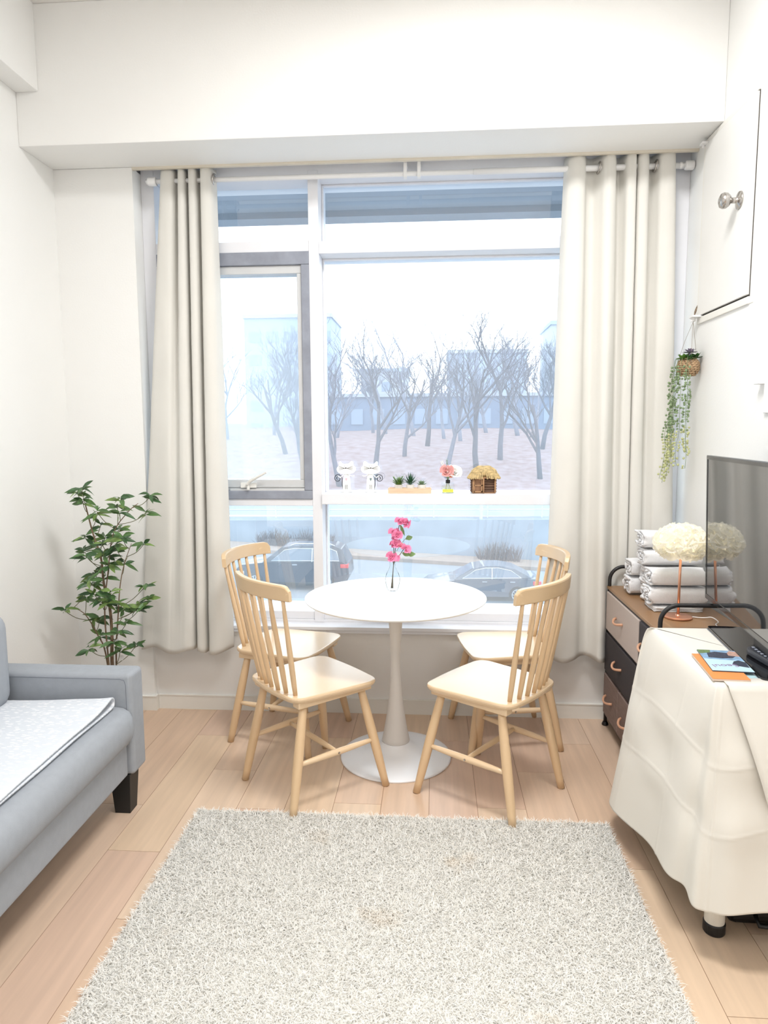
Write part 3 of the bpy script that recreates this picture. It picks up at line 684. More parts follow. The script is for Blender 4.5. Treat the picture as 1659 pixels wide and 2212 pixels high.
# ------------------------------------------------------------------ towels
def build_towels():
    tm = mat('towel_terry', (251, 251, 253), .95, var=.02, scale=60, bump=.9, bscale=500)
    def towel(y, z, W_, H_, x0, x1, seed, label, turns=2.7, th=.011):
        """a towel folded into a flat roll: its end shows the layers"""
        rows = []; n = 110; R = 30
        path = []
        for k in range(n):
            a = 2*PI*turns*k/(n-1); f = 1-.80*k/(n-1)
            c, s_ = math.cos(a+.6), math.sin(a+.6)
            e = .55
            hy = math.copysign(abs(c)**e, c)*(W_/2-th*.5)*f; hz = math.copysign(abs(s_)**e, s_)*(H_/2-th*.5)*(f*.9+.1*f)
            path.append((hy, hz))
        for i in range(R+1):
            u = i/R; x = x0+(x1-x0)*u; row = []
            for k, (hy, hz) in enumerate(path):
                e = math.exp(-u/.06)*.008*noise.noise(Vector((k*.23, seed, 2)))*2+math.exp(-(1-u)/.06)*.010*noise.noise(Vector((k*.17, seed, 5)))*2
                wv = .0035*noise.noise(Vector((x*9, k*.11, seed)))+(.010*math.exp(-u/.05)*noise.noise(Vector((x*30, k*.35, seed))))
                r_ = 1-.06*math.exp(-(1-u)/.08)+.03*math.exp(-u/.04)
                yj = .012*math.exp(-u/.05)*noise.noise(Vector((k*.4, seed*3, 1)))
                row.append((x+e-.004, y+hy*r_+wv*.5+yj, z+H_/2+hz*r_+wv))
            rows.append(row)
        o = MB().grid(rows).build('folded_towel', tm, None, ((x0+x1)/2, y, z), smooth=True, solid=th*.86)
        tag(o, label, 'towel', group='white towels piled on the dresser')
    Z = .699
    rows = [(2.905, .022, .084, [.078, .074], .895, 1.125), (3.040, 0, .0, [.080, .078, .078, .078], .925, 1.150), (3.178, 0, 0, [.082, .080], .888, 1.13)]
    nm = {0: ['lower of the two thick white towels at the front of the pile', 'upper of the two thick white towels at the front, behind the lamp stem'],
          1: ['bottom towel of the tall middle stack, ruffled white end showing on the dresser', 'second towel up in the tall middle stack on the dresser, ruffled white end', 'third towel up in the tall middle stack, partly behind the rose lamp shade', 'topmost white towel of the pile, beside the rose lamp shade and curtain'],
          2: ['lower white towel at the back of the pile, nearest the curtain', 'upper white towel at the back of the pile, nearest the curtain']}
    # thin flat towel under the front stack
    m = MB()
    for k, dz in enumerate((0, .0065, .013)):
        rr = []
        for i in range(15):
            u = i/14; x = .905+.195*u
            rr.append([(x, 2.842+.125*v/8+.002*math.sin(i+k), Z+.003+dz+.0012*math.sin(i*.9+v+k)) for v in range(9)])
        m.grid(rr)
    o = m.build('folded_towel', tm, None, (1.0, 2.90, Z), smooth=True, solid=.005)
    tag(o, 'thin white towel folded flat under the front two thick towels', 'towel', group='white towels piled on the dresser')
    for r, (y, dz, _, hs, x0, x1) in enumerate(rows):
        z = Z+(.019 if r == 0 else 0)
        for k, h in enumerate(hs):
            towel(y+.004*(k % 2), z, .128, h, x0+.006*(k % 2)-(.010*k if r == 1 else 0), x1, r*7+k*3+1, nm[r][k]); z += h-.001
build_towels()

# ------------------------------------------------------------------ rose lamp
def rose_mesh(R, seed, petals=14, name='rose'):
    rng = random.Random(seed); m = MB()
    # spiral of cupped petals, outermost first
    for k in range(petals):
        f = 1-k/petals; a = k*2.4+rng.uniform(-.2, .2)
        r = R*(.10+.62*f); h = R*(.50+.30*(1-f)); half = .95 if f > .4 else 1.3; tilt = .55*f
        rows = []
        for j in range(5):
            v = j/4; rr = r*(.35+.65*v**.6)+R*tilt*v*v; row = []
            for i in range(7):
                u = (i/6-.5)*2; w = a+u*half*(1-.12*v)
                zz = h*v*(1-.30*u*u)+(.06*R*math.sin(3*u+k) if v > .8 else 0)-(.10*R*f*v*v)
                row.append((rr*math.cos(w), rr*math.sin(w), zz))
            rows.append(row)
        m.grid(rows)
    m.ball((0, 0, R*.28), R*.16, n=8, m=6)
    me = bpy.data.meshes.new(name); me.from_pydata(m.v, [], m.f); me.polygons.foreach_set('use_smooth', [True]*len(m.f)); me.update()
    return me
def build_lamp():
    LX, LY = .972, 2.758; Z = .699
    t = thing('table_lamp', 'copper table lamp with a round shade of white foam roses on the dresser', 'lamp', (LX, LY, Z))
    MB().lathe([(0, 0), (.052, 0), (.054, .002), (.054, .006), (.050, .0085), (.012, .010), (.009, .014), (0, .014)], (LX, LY, Z), 48).build('base', COPPER, t, smooth=False)
    MB().tube([(LX, LY, Z+.010), (LX, LY, Z+.25)], .0052, 12).build('pole', COPPER, t, smooth=True)
    MB().tube(cat_rom([(LX+.052, LY, Z+.004), (LX+.075, LY-.01, Z+.004), (LX+.095, LY-.02, Z+.006), (LX+.12, LY-.03, Z+.010), (LX+.128, LY-.07, Z+.004), (LX+.105, LY-.105, Z+.004), (LX+.10, LY-.13, Z+.004)], 6), .0020, 6).build('cord', WHITE, t, smooth=True)
    cz = Z+.302
    fm = mat('foam_rose_petal', (255, 253, 244), .6, var=.01)
    nt = fm.node_tree; tl = nt.nodes.new('ShaderNodeBsdfTranslucent'); tl.inputs[0].default_value = (1, .985, .92, 1); ms_ = nt.nodes.new('ShaderNodeMixShader'); ms_.inputs[0].default_value = .5
    nt.links.new(nt.nodes['Principled BSDF'].outputs[0], ms_.inputs[1]); nt.links.new(tl.outputs[0], ms_.inputs[2]); nt.links.new(ms_.outputs[0], nt.nodes['Material Output'].inputs[0])
    cm_ = mat('lit_bulb_globe', (255, 244, 220), .5); pb = cm_.node_tree.nodes['Principled BSDF']; pb.inputs['Emission Color'].default_value = (1, .93, .78, 1); pb.inputs['Emission Strength'].default_value = .75
    core = MB().ball((LX, LY, cz), .086, .086, .056, 24, 14).build('lamp_shade', cm_, t, smooth=True)
    mesh = rose_mesh(.039, 3, petals=10); mesh.materials.append(fm)
    org = OR[core.name]; n = 40; g = PI*(3-math.sqrt(5)); rng = random.Random(5)
    for i in range(n):
        zz = 1-(i+.5)/n*1.72; rr = math.sqrt(max(0, 1-zz*zz)); a = g*i
        nrm = Vector((rr*math.cos(a), rr*math.sin(a), zz)); p = Vector((LX+nrm.x*.086, LY+nrm.y*.086, cz+nrm.z*.060))
        nn = Vector((nrm.x/.093, nrm.y/.093, nrm.z/.062)).normalized()
        o = bpy.data.objects.new('rose', mesh); COL.objects.link(o); o.parent = core
        q = nn.to_track_quat('Z', 'Y'); o.rotation_mode = 'QUATERNION'; o.rotation_quaternion = q @ Vector((0, 0, 1)).rotation_difference(Vector((0, 0, 1)))
        o.location = p-Vector(org)-nn*.006; s = rng.uniform(.78, 1.0); o.scale = (s, s, s)
build_lamp()

# ------------------------------------------------------------------ side table with cloth, television
CZ = .745
def build_side_table():
    t = thing('side_table', 'small table with white round metal legs hidden under the cream cloth', 'table', (.99, 2.16, 0))
    MB().box(.782, 1.18, 1.888, 2.436, .715, .741).build('tabletop', WHITE, t, bevel=.003)
    for x, y in ((.812, 1.905), (1.15, 1.905), (.812, 2.40), (1.15, 2.40)):
        lg = MB().lathe([(0, .02), (.0275, .02), (.0275, .715), (0, .715)], (x, y, 0), 28).build('leg', mat('cream_leg', (236, 232, 222), .35), t, smooth=False)
        MB().lathe([(0, 0), (.028, 0), (.0305, .004), (.0305, .030), (.0285, .034), (0, .034)], (x, y, 0), 28).build('foot_cap', BLACKP, lg, smooth=False)
    # cloth
    cm = mat('tablecloth_cream', (229, 225, 216), .8, var=.008, scale=4)
    out = [(1.185, 2.444), (.80, 2.444), (.778, 2.430), (.776, 2.24), (.776, 2.06), (.777, 1.905), (.792, 1.884), (.90, 1.882), (1.04, 1.882), (1.185, 1.882)]
    bot = [(1.185, 2.47, .16), (.75, 2.50, .13), (.660, 2.44, .095), (.658, 2.24, .122), (.690, 2.06, .146), (.700, 1.89, .158), (.745, 1.806, .140), (.84, 1.762, .165), (1.00, 1.750, .178), (1.185, 1.748, .178)]
    A = cat_rom([(a[0], a[1], CZ) for a in out], 28); B = cat_rom(bot, 28)
    n = len(A); rows = []
    cx, cy = 1.0, 2.16
    for k in (0, .35, .7, .93):      # top
        rows.append([(cx+(a[0]-cx)*k, cy+(a[1]-cy)*k, CZ) for a in A])
    R = 110
    creaseT = (.33, .63); creaseS = (2.55, 4.1, 6.05, 8.1)
    for j in range(R+1):
        v = j/R; row = []
        for i, (a, b) in enumerate(zip(A, B)):
            s = i/28
            zz = a[2]+(b[2]-a[2])*v
            o = v**.8 if v > .0 else 0
            x = a[0]+(b[0]-a[0])*o; y = a[1]+(b[1]-a[1])*o
            nx, ny = (a[0]-cx), (a[1]-cy); l = math.hypot(nx, ny); nx, ny = nx/l, ny/l
            rnd = .010*(1-math.exp(-v/.03)); d = rnd
            for ct in creaseT: d += .0017*math.exp(-((v-ct-.03*math.sin(s*1.3))/.006)**2)+.010*math.exp(-((v-ct)/.09)**2)*math.sin(s*2.1)
            for cs in creaseS: d += .0020*math.exp(-((s-cs)/.035)**2)*min(1, v*8)
            d += .016*v*noise.noise(Vector((s*.9, v*1.5, 3)))+.010*v*math.sin(s*3.0+1)
            # soft cone folds from the near corner
            d += .018*v*math.sin((s-5.4)*5.2)*math.exp(-((s-5.5)/.75)**2)
            dz = 0 if v > 0 else 0
            row.append((min(1.188, x+nx*d), y+ny*d, zz))
        rows.append(row)
    rows[4] = [(cx+(a[0]-cx)*.985, cy+(a[1]-cy)*.985, CZ) for a in A]
    m = MB().grid(rows)
    o = m.build('tablecloth', cm, None, (.99, 2.16, 0), smooth=True, solid=.0014)
    tag(o, 'cream tablecloth with fold creases draped over the side table under the television', 'tablecloth')
    # second cloth: a diagonal flap hanging over the near side
    rows = []
    for j in range(25):
        v = j/24; row = []
        zz = CZ+.004-(.004 if v > 0 else 0)-.30*v
        xl = .800+.082*v**.95
        for i in range(17):
            u = i/16; x = xl+(1.186-xl)*u
            yb = 1.868-.075*v-.018*math.sin(v*2.6)-.006*math.sin(u*7+v*2)*v
            ze = zz-.020*v*u
            if v == 1 and u == 0: ze += .012
            row.append((x, yb, ze))
        rows.append(row)
    top = [(p[0]+.004, 1.93, CZ+.0042) for p in rows[0]]; top2 = [(p[0], 1.882, CZ+.0042) for p in rows[0]]
    m = MB().grid([top, top2]+rows)
    o = m.build('table_runner', cm, None, (.99, 1.87, CZ), smooth=True, solid=.0014)
    tag(o, 'corner of a second cream cloth hanging over the near edge of the draped side table', 'cloth')
build_side_table()

def build_tv():
    e = math.radians(-5.6)
    base = Vector((1.03, 2.64)); dirv = Vector((-.1, -1)).normalized(); nrm = Vector((-dirv.y*-1, dirv.x*-1))
    nrm = Vector((-1, .1)).normalized()
    L, Z0, Z1 = .93, .812, 1.345
    t = thing('television', 'large black flat-screen television standing on the draped side table', 'television', (base.x+dirv.x*.47, base.y+dirv.y*.47, CZ))
    def P(l, d, z): q = base+dirv*l+nrm*(d+(.018*(z-Z0)/.53 if z > Z0-.01 else 0)); return (q.x, q.y, z)
    def bx(m, l0, l1, d0, d1, z0, z1):
        vs = [P(l, d, z) for z in (z0, z1) for d in (d0, d1) for l in (l0, l1)]
        return m.add(vs, [(0, 2, 3, 1), (4, 5, 7, 6), (0, 1, 5, 4), (2, 6, 7, 3), (0, 4, 6, 2), (1, 3, 7, 5)])
    body = bx(MB(), 0, L, -.012, 0, Z0, Z1); bx(body, .12, L-.12, -.045, -.012, Z0+.03, Z1-.16)
    body.build('body', BLACKP, t, bevel=.002)
    bz = MB()
    for l0, l1, z0, z1 in ((0, L, Z1-.012, Z1), (0, L, Z0, Z0+.016), (0, .011, Z0+.016, Z1-.012), (L-.011, L, Z0+.016, Z1-.012)):
        bx(bz, l0, l1, 0, .0035, z0, z1)
    bz.build('bezel', mat('gloss_black_bezel', (30, 31, 34), .12, ior=1.8), t, bevel=.001)
    rim = MB()
    for l0, l1, z0, z1 in ((0, L, Z1, Z1+.003), (0, L, Z0-.003, Z0), (-.003, 0, Z0-.003, Z1+.003)): bx(rim, l0, l1, -.012, .002, z0, z1)
    rim.build('edge_trim', mat('dark_silver', (120, 124, 128), .25, metal=1), t)
    sm = mat('screen_glass', (58, 60, 63), .035, spec=1.0, ior=2.1)
    bx(MB(), .011, L-.011, 0, .0015, Z0+.016, Z1-.012).build('screen', sm, t)
    nk = bx(MB(), .49, .62, -.028, -.008, CZ+.008, Z0+.06); nk.build('neck', BLACKP, t, bevel=.003)
    # glass foot plate, parallel with the screen
    p0, p1 = Vector((.962, 2.447)), Vector((.908, 1.912)); dd = (p0-p1).normalized(); s = Vector((dd.y, -dd.x)); w = .205
    poly = round_poly([tuple(p0), tuple(p0+s*w), tuple(p1+s*w), tuple(p1)], .018, 4)
    MB().prism(poly, lambda p: (p[0], p[1], CZ+.002), lambda p: (p[0], p[1], CZ+.010)).build('foot_plate', mat('black_glass', (16, 14, 18), .05, ior=1.6), t, bevel=.001)
    big = round_poly([tuple(p0+Vector((-.003, .003))), tuple(p0+s*w+Vector((.003, .003))), tuple(p1+s*w+Vector((.003, -.003))), tuple(p1+Vector((-.003, -.003)))], .02, 4)
    MB().prism(big, lambda p: (p[0], p[1], CZ+.0008), lambda p: (p[0], p[1], CZ+.0022)).build('plate_edge', mat('grey_glass_edge', (150, 152, 156), .2), t)
build_tv()

def build_small_right():
    # leaflets
    paper = mat('pale_blue_cover', (196, 226, 240), .4, var=.02)
    c = [(.821, 2.152), (.795, 1.964), (.907, 1.954), (.930, 2.142)]
    def flat(poly, z0, z1, m, name, parent=None, org=None):
        return MB().prism(poly, lambda p: (p[0], p[1], z0), lambda p: (p[0], p[1], z1)).build(name, m, parent, org or (0, 0, 0))
    # pale blue leaflet at the bottom, orange booklet, travel leaflet on top
    b = flat([(.850, 2.09), (.838, 1.905), (.905, 1.900), (.917, 2.085)][::-1], CZ+.001, CZ+.0035, mat('mint_cover', (186, 220, 226), .4), 'leaflet', org=(.88, 2.0, CZ))
    tag(b, 'pale blue leaflet sticking out beside the orange booklet, bottom of the pile', 'leaflet')
    o = thing('booklet', 'orange booklet under the travel leaflet on the cream tablecloth', 'booklet', (.83, 2.01, CZ))
    pl = [(.795, 2.125), (.773, 1.905), (.872, 1.899), (.894, 2.119)][::-1]
    flat(pl, CZ+.0036, CZ+.0095, mat('page_edges', (226, 206, 190), .7), 'pages', o)
    flat([(p[0]*1+.0, p[1]) for p in pl], CZ+.0096, CZ+.0105, mat('orange_cover', (240, 150, 84), .35), 'cover', o)
    t = thing('travel_leaflet', 'glossy blue Seoul travel leaflet on top of the orange booklet', 'leaflet', (.865, 2.05, CZ))
    pl = [(.821, 2.155), (.795, 1.964), (.907, 1.954), (.930, 2.145)][::-1]
    flat(pl, CZ+.0108, CZ+.0135, mat('leaflet_pages', (60, 70, 84), .6), 'pages', t)
    cov = flat(pl, CZ+.0136, CZ+.0142, paper, 'cover', t)
    # printed picture areas: hillside, rooftops, river and a rock outline
    def lerp2(u, v):    # u across (left to right), v from near to far
        a = Vector((.795, 1.964)).lerp(Vector((.907, 1.954)), u); d = Vector((.821, 2.155)).lerp(Vector((.930, 2.145)), u); return tuple(a.lerp(d, v))
    zp = CZ+.01425
    def patch(pts, m, k):
        q = [lerp2(*p) for p in pts]; MB().prism(q, lambda p: (p[0], p[1], zp), lambda p: (p[0], p[1], zp+.0001+.00006*k)).build('picture', m, cov)
    patch([(0, .55), (1, .5), (1, 1), (0, 1)], mat('print_sky_blue', (150, 190, 226), .4, var=.2, scale=60), 0)
    patch([(0, .80), (.3, .86), (.35, 1), (0, 1)], mat('print_green', (120, 150, 96), .4, var=.3, scale=150), 1)
    patch([(.16, .62), (.5, .58), (.78, .62), (.9, .72), (.8, .86), (.45, .92), (.2, .84)], mat('print_rooftops', (74, 82, 108), .4, var=.6, scale=300), 1)
    patch([(.72, .74), (1, .70), (1, .95), (.85, .98), (.74, .88)], mat('print_sand', (206, 166, 150), .4, var=.15, scale=100), 2)
    patch([(.62, .32), (.75, .24), (.98, .18), (1, .44), (.86, .52), (.72, .46)], mat('print_rock', (62, 72, 96), .4, var=.5, scale=200), 1)
    textmesh('lettering', 'Seoul', .034, (.884, 2.020, zp+.0003), (0, 0, PI+.09), mat('print_mauve', (150, 120, 160), .5), cov, .0001)
    # remote control on the foot plate
    r = thing('remote_control', 'black remote control with curved body resting on the television foot plate', 'remote control', (1.0, 2.10, CZ+.010))
    cs = [(x_+.004, y_-.055) for x_, y_ in ((.962, 2.196), (.975, 2.203), (.995, 2.195), (1.012, 2.15), (1.020, 2.08), (1.018, 2.00), (1.005, 1.985), (.985, 1.985), (.966, 2.0), (.962, 2.06), (.955, 2.12), (.952, 2.17))]
    P = cat_rom(cs+[cs[0]], 4)[:-1]; P = P[::-1] ; cx = sum(p[0] for p in P)/len(P); cyy = sum(p[1] for p in P)/len(P)
    rows = []
    for k, z in ((.86, .0105), (1, .016), (1, .024), (.95, .030), (.80, .032)): rows.append([(cx+(p[0]-cx)*k, cyy+(p[1]-cyy)*(1-(1-k)*.4), CZ+z) for p in P+[P[0]]])
    m = MB().grid(rows); m.add(rows[-1][:-1], [tuple(range(len(P)))]); m.add(rows[0][:-1], [tuple(range(len(P)-1, -1, -1))])
    body = m.build('body', mat('remote_plastic', (44, 46, 54), .4), r, smooth=False, bevel=.001)
    bm_ = mat('remote_buttons', (150, 156, 170), .5)
    for i in range(8):
        for j in range(3):
            x = .978+j*.0125+(-.003*math.sin(i*.5)); y = 2.125-i*.021
            MB().box(x-.0038, x+.0038, y-.005, y+.005, CZ+.0318, CZ+.0345).build('button', bm_, body, bevel=.001)
    # dark case on the floor under the table
    b = thing('carry_case', 'black case lying on the floor under the draped side table', 'case', (1.0, 2.02, 0))
    MB().box(.865, 1.12, 1.93, 2.10, 0.002, .105).build('case_body', BLACKP, b, bevel=.02, seg=4)
    MB().box(.870, 1.15, 1.912, 1.922, .045, .058).build('case_band', BLACK, b, bevel=.002)
    MB().tube([(.93, 1.915, .05), (.93, 1.89, .035), (1.02, 1.885, .03), (1.02, 1.915, .05)], .008, 8).build('handle', BLACKP, b, smooth=True)
build_small_right()

# ------------------------------------------------------------------ hanging basket
def build_hanging():
    cx, cy, cz = 1.135, 3.235, 1.722
    t = thing('hanging_plant', 'small woven hanging basket with succulents and long trailing vines by the right curtain', 'plant', (cx, cy, cz))
    tw = mat('twisted_rope', (206, 172, 134), .85, var=.35, scale=120)
    m = MB()
    for k in range(9):
        z = -.034+.068*k/8; r = .0445*math.sqrt(max(.15, 1-(z/.045)**2)); P = []
        for i in range(48):
            a = 2*PI*i/48; P.append((cx+(r+.0016*math.sin(a*15+k*2))*math.cos(a), cy+(r+.0016*math.sin(a*15+k*2))*math.sin(a), cz+z+.0022*math.cos(a*15+k*2)))
        m.tube(P, .0052, 6, closed=True)
    m.ball((cx, cy, cz-.004), .040, .040, .032, 20, 10)
    m.build('basket', tw, t, smooth=True)
    rp = mat('thin_cord', (150, 140, 128), .8)
    hk = (XR-.030, 3.272, 1.945); s = MB()
    for a in (.4, 2.5, 4.6):
        p = (cx+.048*math.cos(a), cy+.048*math.sin(a), cz+.02); s.tube([p, ((p[0]+hk[0])/2, (p[1]+hk[1])/2, (p[2]+hk[2])/2-.0), (hk[0], hk[1]-.004, hk[2]-.02)], .0009, 5)
    s.build('cord', rp, t)
    s = MB(); leaf(s, (hk[0], hk[1]-.01, hk[2]), (.25, .0, 1), .055, .010, 0, up=Vector((0, 1, 0))); s.tube([(hk[0], hk[1]-.008, hk[2]-.02), (hk[0]+.004, hk[1]-.01, hk[2]+.02)], .0018, 6)
    s.build('feather', mat('brown_feather', (150, 130, 110), .8, var=.4, scale=200), t)
    pur = mat('lilac_succulent', (160, 148, 172), .55, var=.15); gr = mat('fresh_succulent', (118, 168, 74), .5, var=.2); dg = mat('deep_succulent', (66, 110, 58), .5, var=.2)
    m = MB(); rng = random.Random(2)
    for ring, (n, el, L) in enumerate(((9, .15, .030), (8, .6, .026), (6, 1.1, .020))):
        for i in range(n):
            a = 2*PI*i/n+ring*.3; leaf(m, (cx+.002, cy-.008, cz+.060), (math.cos(a)*math.cos(el), math.sin(a)*math.cos(el), math.sin(el)), L*1.25, .015, 0)
    m.tube([(cx, cy-.005, cz+.02), (cx+.002, cy-.008, cz+.060)], .004, 6)
    m.build('lilac_rosette', pur, t)
    for (ox, oy, oz, mm, nm_) in ((-.030, -.012, .040, gr, 'green_rosette'), (.028, -.010, .045, dg, 'green_rosette'), (.0, .02, .045, gr, 'green_rosette'), (-.006, -.030, .036, dg, 'green_rosette')):
        m = MB()
        for i in range(14):
            a = 2*PI*i/7+i*.2; el = .2+.5*(i // 7)+rng.uniform(-.1, .2); leaf(m, (cx+ox, cy+oy, cz+oz-.008), (math.cos(a)*math.cos(el), math.sin(a)*math.cos(el), math.sin(el)), .034, .019, 0)
        m.build(nm_, mm, t)
    vg = [mat('vine_leaf', (142, 164, 122), .6, var=.2, scale=60), mat('vine_leaf_pale', (204, 208, 152), .6, var=.15, scale=60)]
    vs = [(-.050, -.02, .46, -.030), (-.056, 0, .50, -.050), (-.045, .02, .40, -.010), (-.040, -.035, .44, -.005), (-.020, -.045, .45, .005), (-.012, -.04, .38, .0), (-.052, .01, .52, -.035), (-.048, -.01, .49, -.040)]
    for k, (ox, oy, Lg, sw) in enumerate(vs):
        m = MB(); P = [(cx+ox*.5, cy+oy*.5, cz+.040), (cx+ox, cy+oy, cz+.034), (cx+ox*1.15, cy+oy*1.15, cz-.03)]
        for j in range(1, 8): P.append((cx+ox*1.1+sw*j/7*.8+rng.uniform(-.006, .006), cy+oy*1.2+rng.uniform(-.008, .008), cz-.03-(Lg-.03)*j/7))
        C = cat_rom(P, 5); m.cur = 0; m.tube(C, .0009, 5)
        for i, p in enumerate(C[8:]):
            f = i/(len(C)-8); m.cur = 1 if f > .62 else 0
            for s_ in (-1, 1):
                if rng.random() < .62:
                    a = rng.uniform(-.7, .7)+(PI if s_ < 0 else 0); c = Vector(p)+Vector((math.cos(a), math.sin(a)*.8, rng.uniform(-.3, .2)))*rng.uniform(.008, .013); r = rng.uniform(.0045, .0062)
                    m.tube([p, tuple(c)], .0006, 4); m.ball(tuple(c), r, r*.45, r, 7, 5)
        m.build('trailing_vine', vg, t, smooth=True)
build_hanging()

# ------------------------------------------------------------------ things on the window ledge
LZ = 1.130
def build_ledge():
    # wooden cat ornaments
    wp = mat('white_painted_wood', (250, 250, 248), .5); ink = mat('black_wire', (40, 40, 44), .5); pk = mat('pink_heart', (232, 196, 206), .5); gy = mat('grey_heart', (120, 140, 140), .5)
    def cat(x, y, s, label, hm):
        t = thing('cat_ornament', label, 'ornament', (x, y, LZ), group='wooden cat ornaments on the window ledge')
        th = .007
        def pr(poly, name, m, d0=0, d1=th, par=None):
            return MB().prism(poly, lambda p: (x+s*p[0], y+d1, LZ+p[1]), lambda p: (x+s*p[0], y+d0, LZ+p[1])).build(name, m, par or t, bevel=.0008)
        pr([(.034*math.cos(a), .006+.006*math.sin(a)) for a in [2*PI*k/24 for k in range(24)]], 'stand', wp, -.012, .018)
        body = cat_rom([(-.013, .006), (-.019, .010), (-.018, .040), (-.016, .066), (-.010, .090), (-.006, .104), (.010, .104), (.016, .088), (.020, .066), (.022, .035), (.023, .006)], 5)
        pr(body, 'body', wp)
        head = cat_rom([(-.006, .103), (-.024, .107), (-.032, .120), (-.031, .133), (-.025, .142), (-.025, .155), (-.020, .160), (-.011, .150), (0, .149), (.008, .151), (.018, .161), (.025, .156), (.026, .142), (.032, .134), (.033, .121), (.024, .108), (.008, .103)], 5)
        head = [(1.5*p[0], .161-(.161-p[1])*1.15) for p in head]
        hd = pr(head, 'head', wp, -.005, th+.001)
        f = y-.0055
        w = MB()
        for a in (-.28, 0, .28):
            for q in (-1, 1): w.tube([(x+s*(-.001+q*.005), f, LZ+.124), (x+s*(-.001+q*.036), f-.001, LZ+.124+.013*math.sin(a*3)+.002)], .00055, 4)
        w.build('whiskers', ink, hd)
        MB().ball((x-s*.001, f, LZ+.126), .0042, .002, .003, 10, 6).build('nose', ink, hd)
        e = MB()
        for q in (-1, 1): e.ball((x+s*(.0065*q), f, LZ+.136), .0012, .001, .0012, 6, 4)
        e.build('eyes', ink, hd)
        h = [(0, .058), (-.005, .068), (-.0052, .073), (-.0028, .0755), (0, .073), (.0028, .0755), (.0052, .073), (.005, .068)]
        pr(h, 'heart', hm, -.0015, 0)
        P = [(x+s*.004, .0, LZ+.086)]
        P = []
        for k in range(40):
            u = k/39; a = u*PI*3.4; r = .022*(1-u*.80); P.append((x-s*(.044-.0)+s*r*math.cos(a), y+.003, LZ+.072+r*math.sin(a)))
        P = [(x-s*.018, y+.003, LZ+.012), (x-s*.022, y+.003, LZ+.040)]+P
        MB().tube(P, .0018, 6).build('tail', ink, t, smooth=True)
        a = MB()
        for q in (-1, 1): a.tube([(x+s*q*.012, y-.003, LZ+.092), (x+s*q*.030, y-.004, LZ+.080+.004*q), (x+s*q*.044, y-.003, LZ+.086)], [.0028, .0024, .0030], 8)
        a.build('arms', wp, t, smooth=True)
        l = MB()
        for q in (-1, 1):
            l.tube([(x+q*.004+.002*math.cos(b), y-.0008, LZ+.028+.011*math.sin(b)) for b in [2*PI*k/16 for k in range(16)]], .0005, 4, closed=True)
        l.build('paw_outline', ink, t)
    cat(-.452, 3.535, 1, 'white wooden cat ornament with pink heart, left of the pair on the ledge', pk)
    cat(-.325, 3.535, -1, 'white wooden cat ornament with grey heart, right of the pair on the ledge', gy)
    # tray with three succulents
    tr = thing('wooden_tray', 'long pale wooden tray holding three small succulent pots on the window ledge', 'tray', (-.122, 3.51, LZ))
    MB().box(-.232, -.013, 3.475, 3.545, LZ, LZ+.007).box(-.232, -.013, 3.475, 3.480, LZ+.007, LZ+.026).box(-.232, -.013, 3.540, 3.545, LZ+.007, LZ+.026).box(-.232, -.228, 3.48, 3.54, LZ+.007, LZ+.026).box(-.017, -.013, 3.48, 3.54, LZ+.007, LZ+.026).build('box', mat('pale_pine', (240, 208, 176), .6, var=.05, scale=20, stretch=(1, 8, 8)), tr, bevel=.001)
    potm = mat('white_ceramic', (248, 247, 244), .3)
    kinds = [('bright green bushy succulent in a white pot, left one in the wooden tray', (120, 160, 60), 'bush'), ('dark green spiky aloe-like succulent in a white pot, middle of the wooden tray', (54, 104, 70), 'spike'), ('pale grey-green rosette succulent in a white pot, right one in the wooden tray', (160, 184, 150), 'rosette')]
    rng = random.Random(9)
    for i, (lb, c, kd) in enumerate(kinds):
        x = -.180+i*.059; y = 3.510
        t = thing('potted_succulent', lb, 'plant', (x, y, LZ+.007), group='small succulents in the wooden tray')
        MB().lathe([(0, 0), (.016, 0), (.018, .004), (.0215, .032), (.0225, .036), (.0195, .036), (.018, .030), (0, .030)], (x, y, LZ+.007), 24).build('pot', potm, t, smooth=False)
        m = MB(); g = mat('succulent_'+kd, c, .5, var=.25, scale=80); zb = LZ+.037
        if kd == 'spike':
            for k in range(34):
                a = k*2.4; el = .35+1.1*k/34; L = rng.uniform(.044, .056)+.014*(k/34); leaf(m, (x, y, zb+.004), (math.cos(a)*math.cos(el), math.sin(a)*math.cos(el), math.sin(el)), L, .0085, .0)
        elif kd == 'bush':
            for k in range(15):
                a = k*2.4; el = rng.uniform(.35, 1.4); L = rng.uniform(.036, .056); d = Vector((math.cos(a)*math.cos(el)*.8, math.sin(a)*math.cos(el)*.8, math.sin(el))); b = Vector((x, y, zb))
                m.tube([tuple(b), tuple(b+d*L)], .0016, 5)
                for q in range(7):
                    p = b+d*L*(.25+.75*q/6)
                    for s_ in (-1, 1): leaf(m, p, d*.5+d.cross(Vector((0, 0, 1))).normalized()*s_, .012, .008, 0)
        else:
            for ring, (n, el, L) in enumerate(((10, .2, .032), (8, .7, .028), (6, 1.1, .022))):
                for k in range(n):
                    a = 2*PI*k/n+ring*.3; leaf(m, (x, y, zb+.002), (math.cos(a)*math.cos(el), math.sin(a)*math.cos(el), math.sin(el)), L, .012, -.2)
            for k in range(6): a = k*1.1; m.tube([(x, y, zb), (x+.014*math.cos(a), y+.014*math.sin(a), zb+.018+.004*(k % 3))], [.0012, .002], 5)
        m.build('succulent', g, t)
    # reed diffuser with flowers
    x, y = .071, 3.510
    t = thing('reed_diffuser', 'square glass reed diffuser with yellow oil and a pink rose on the ledge', 'diffuser', (x, y, LZ))
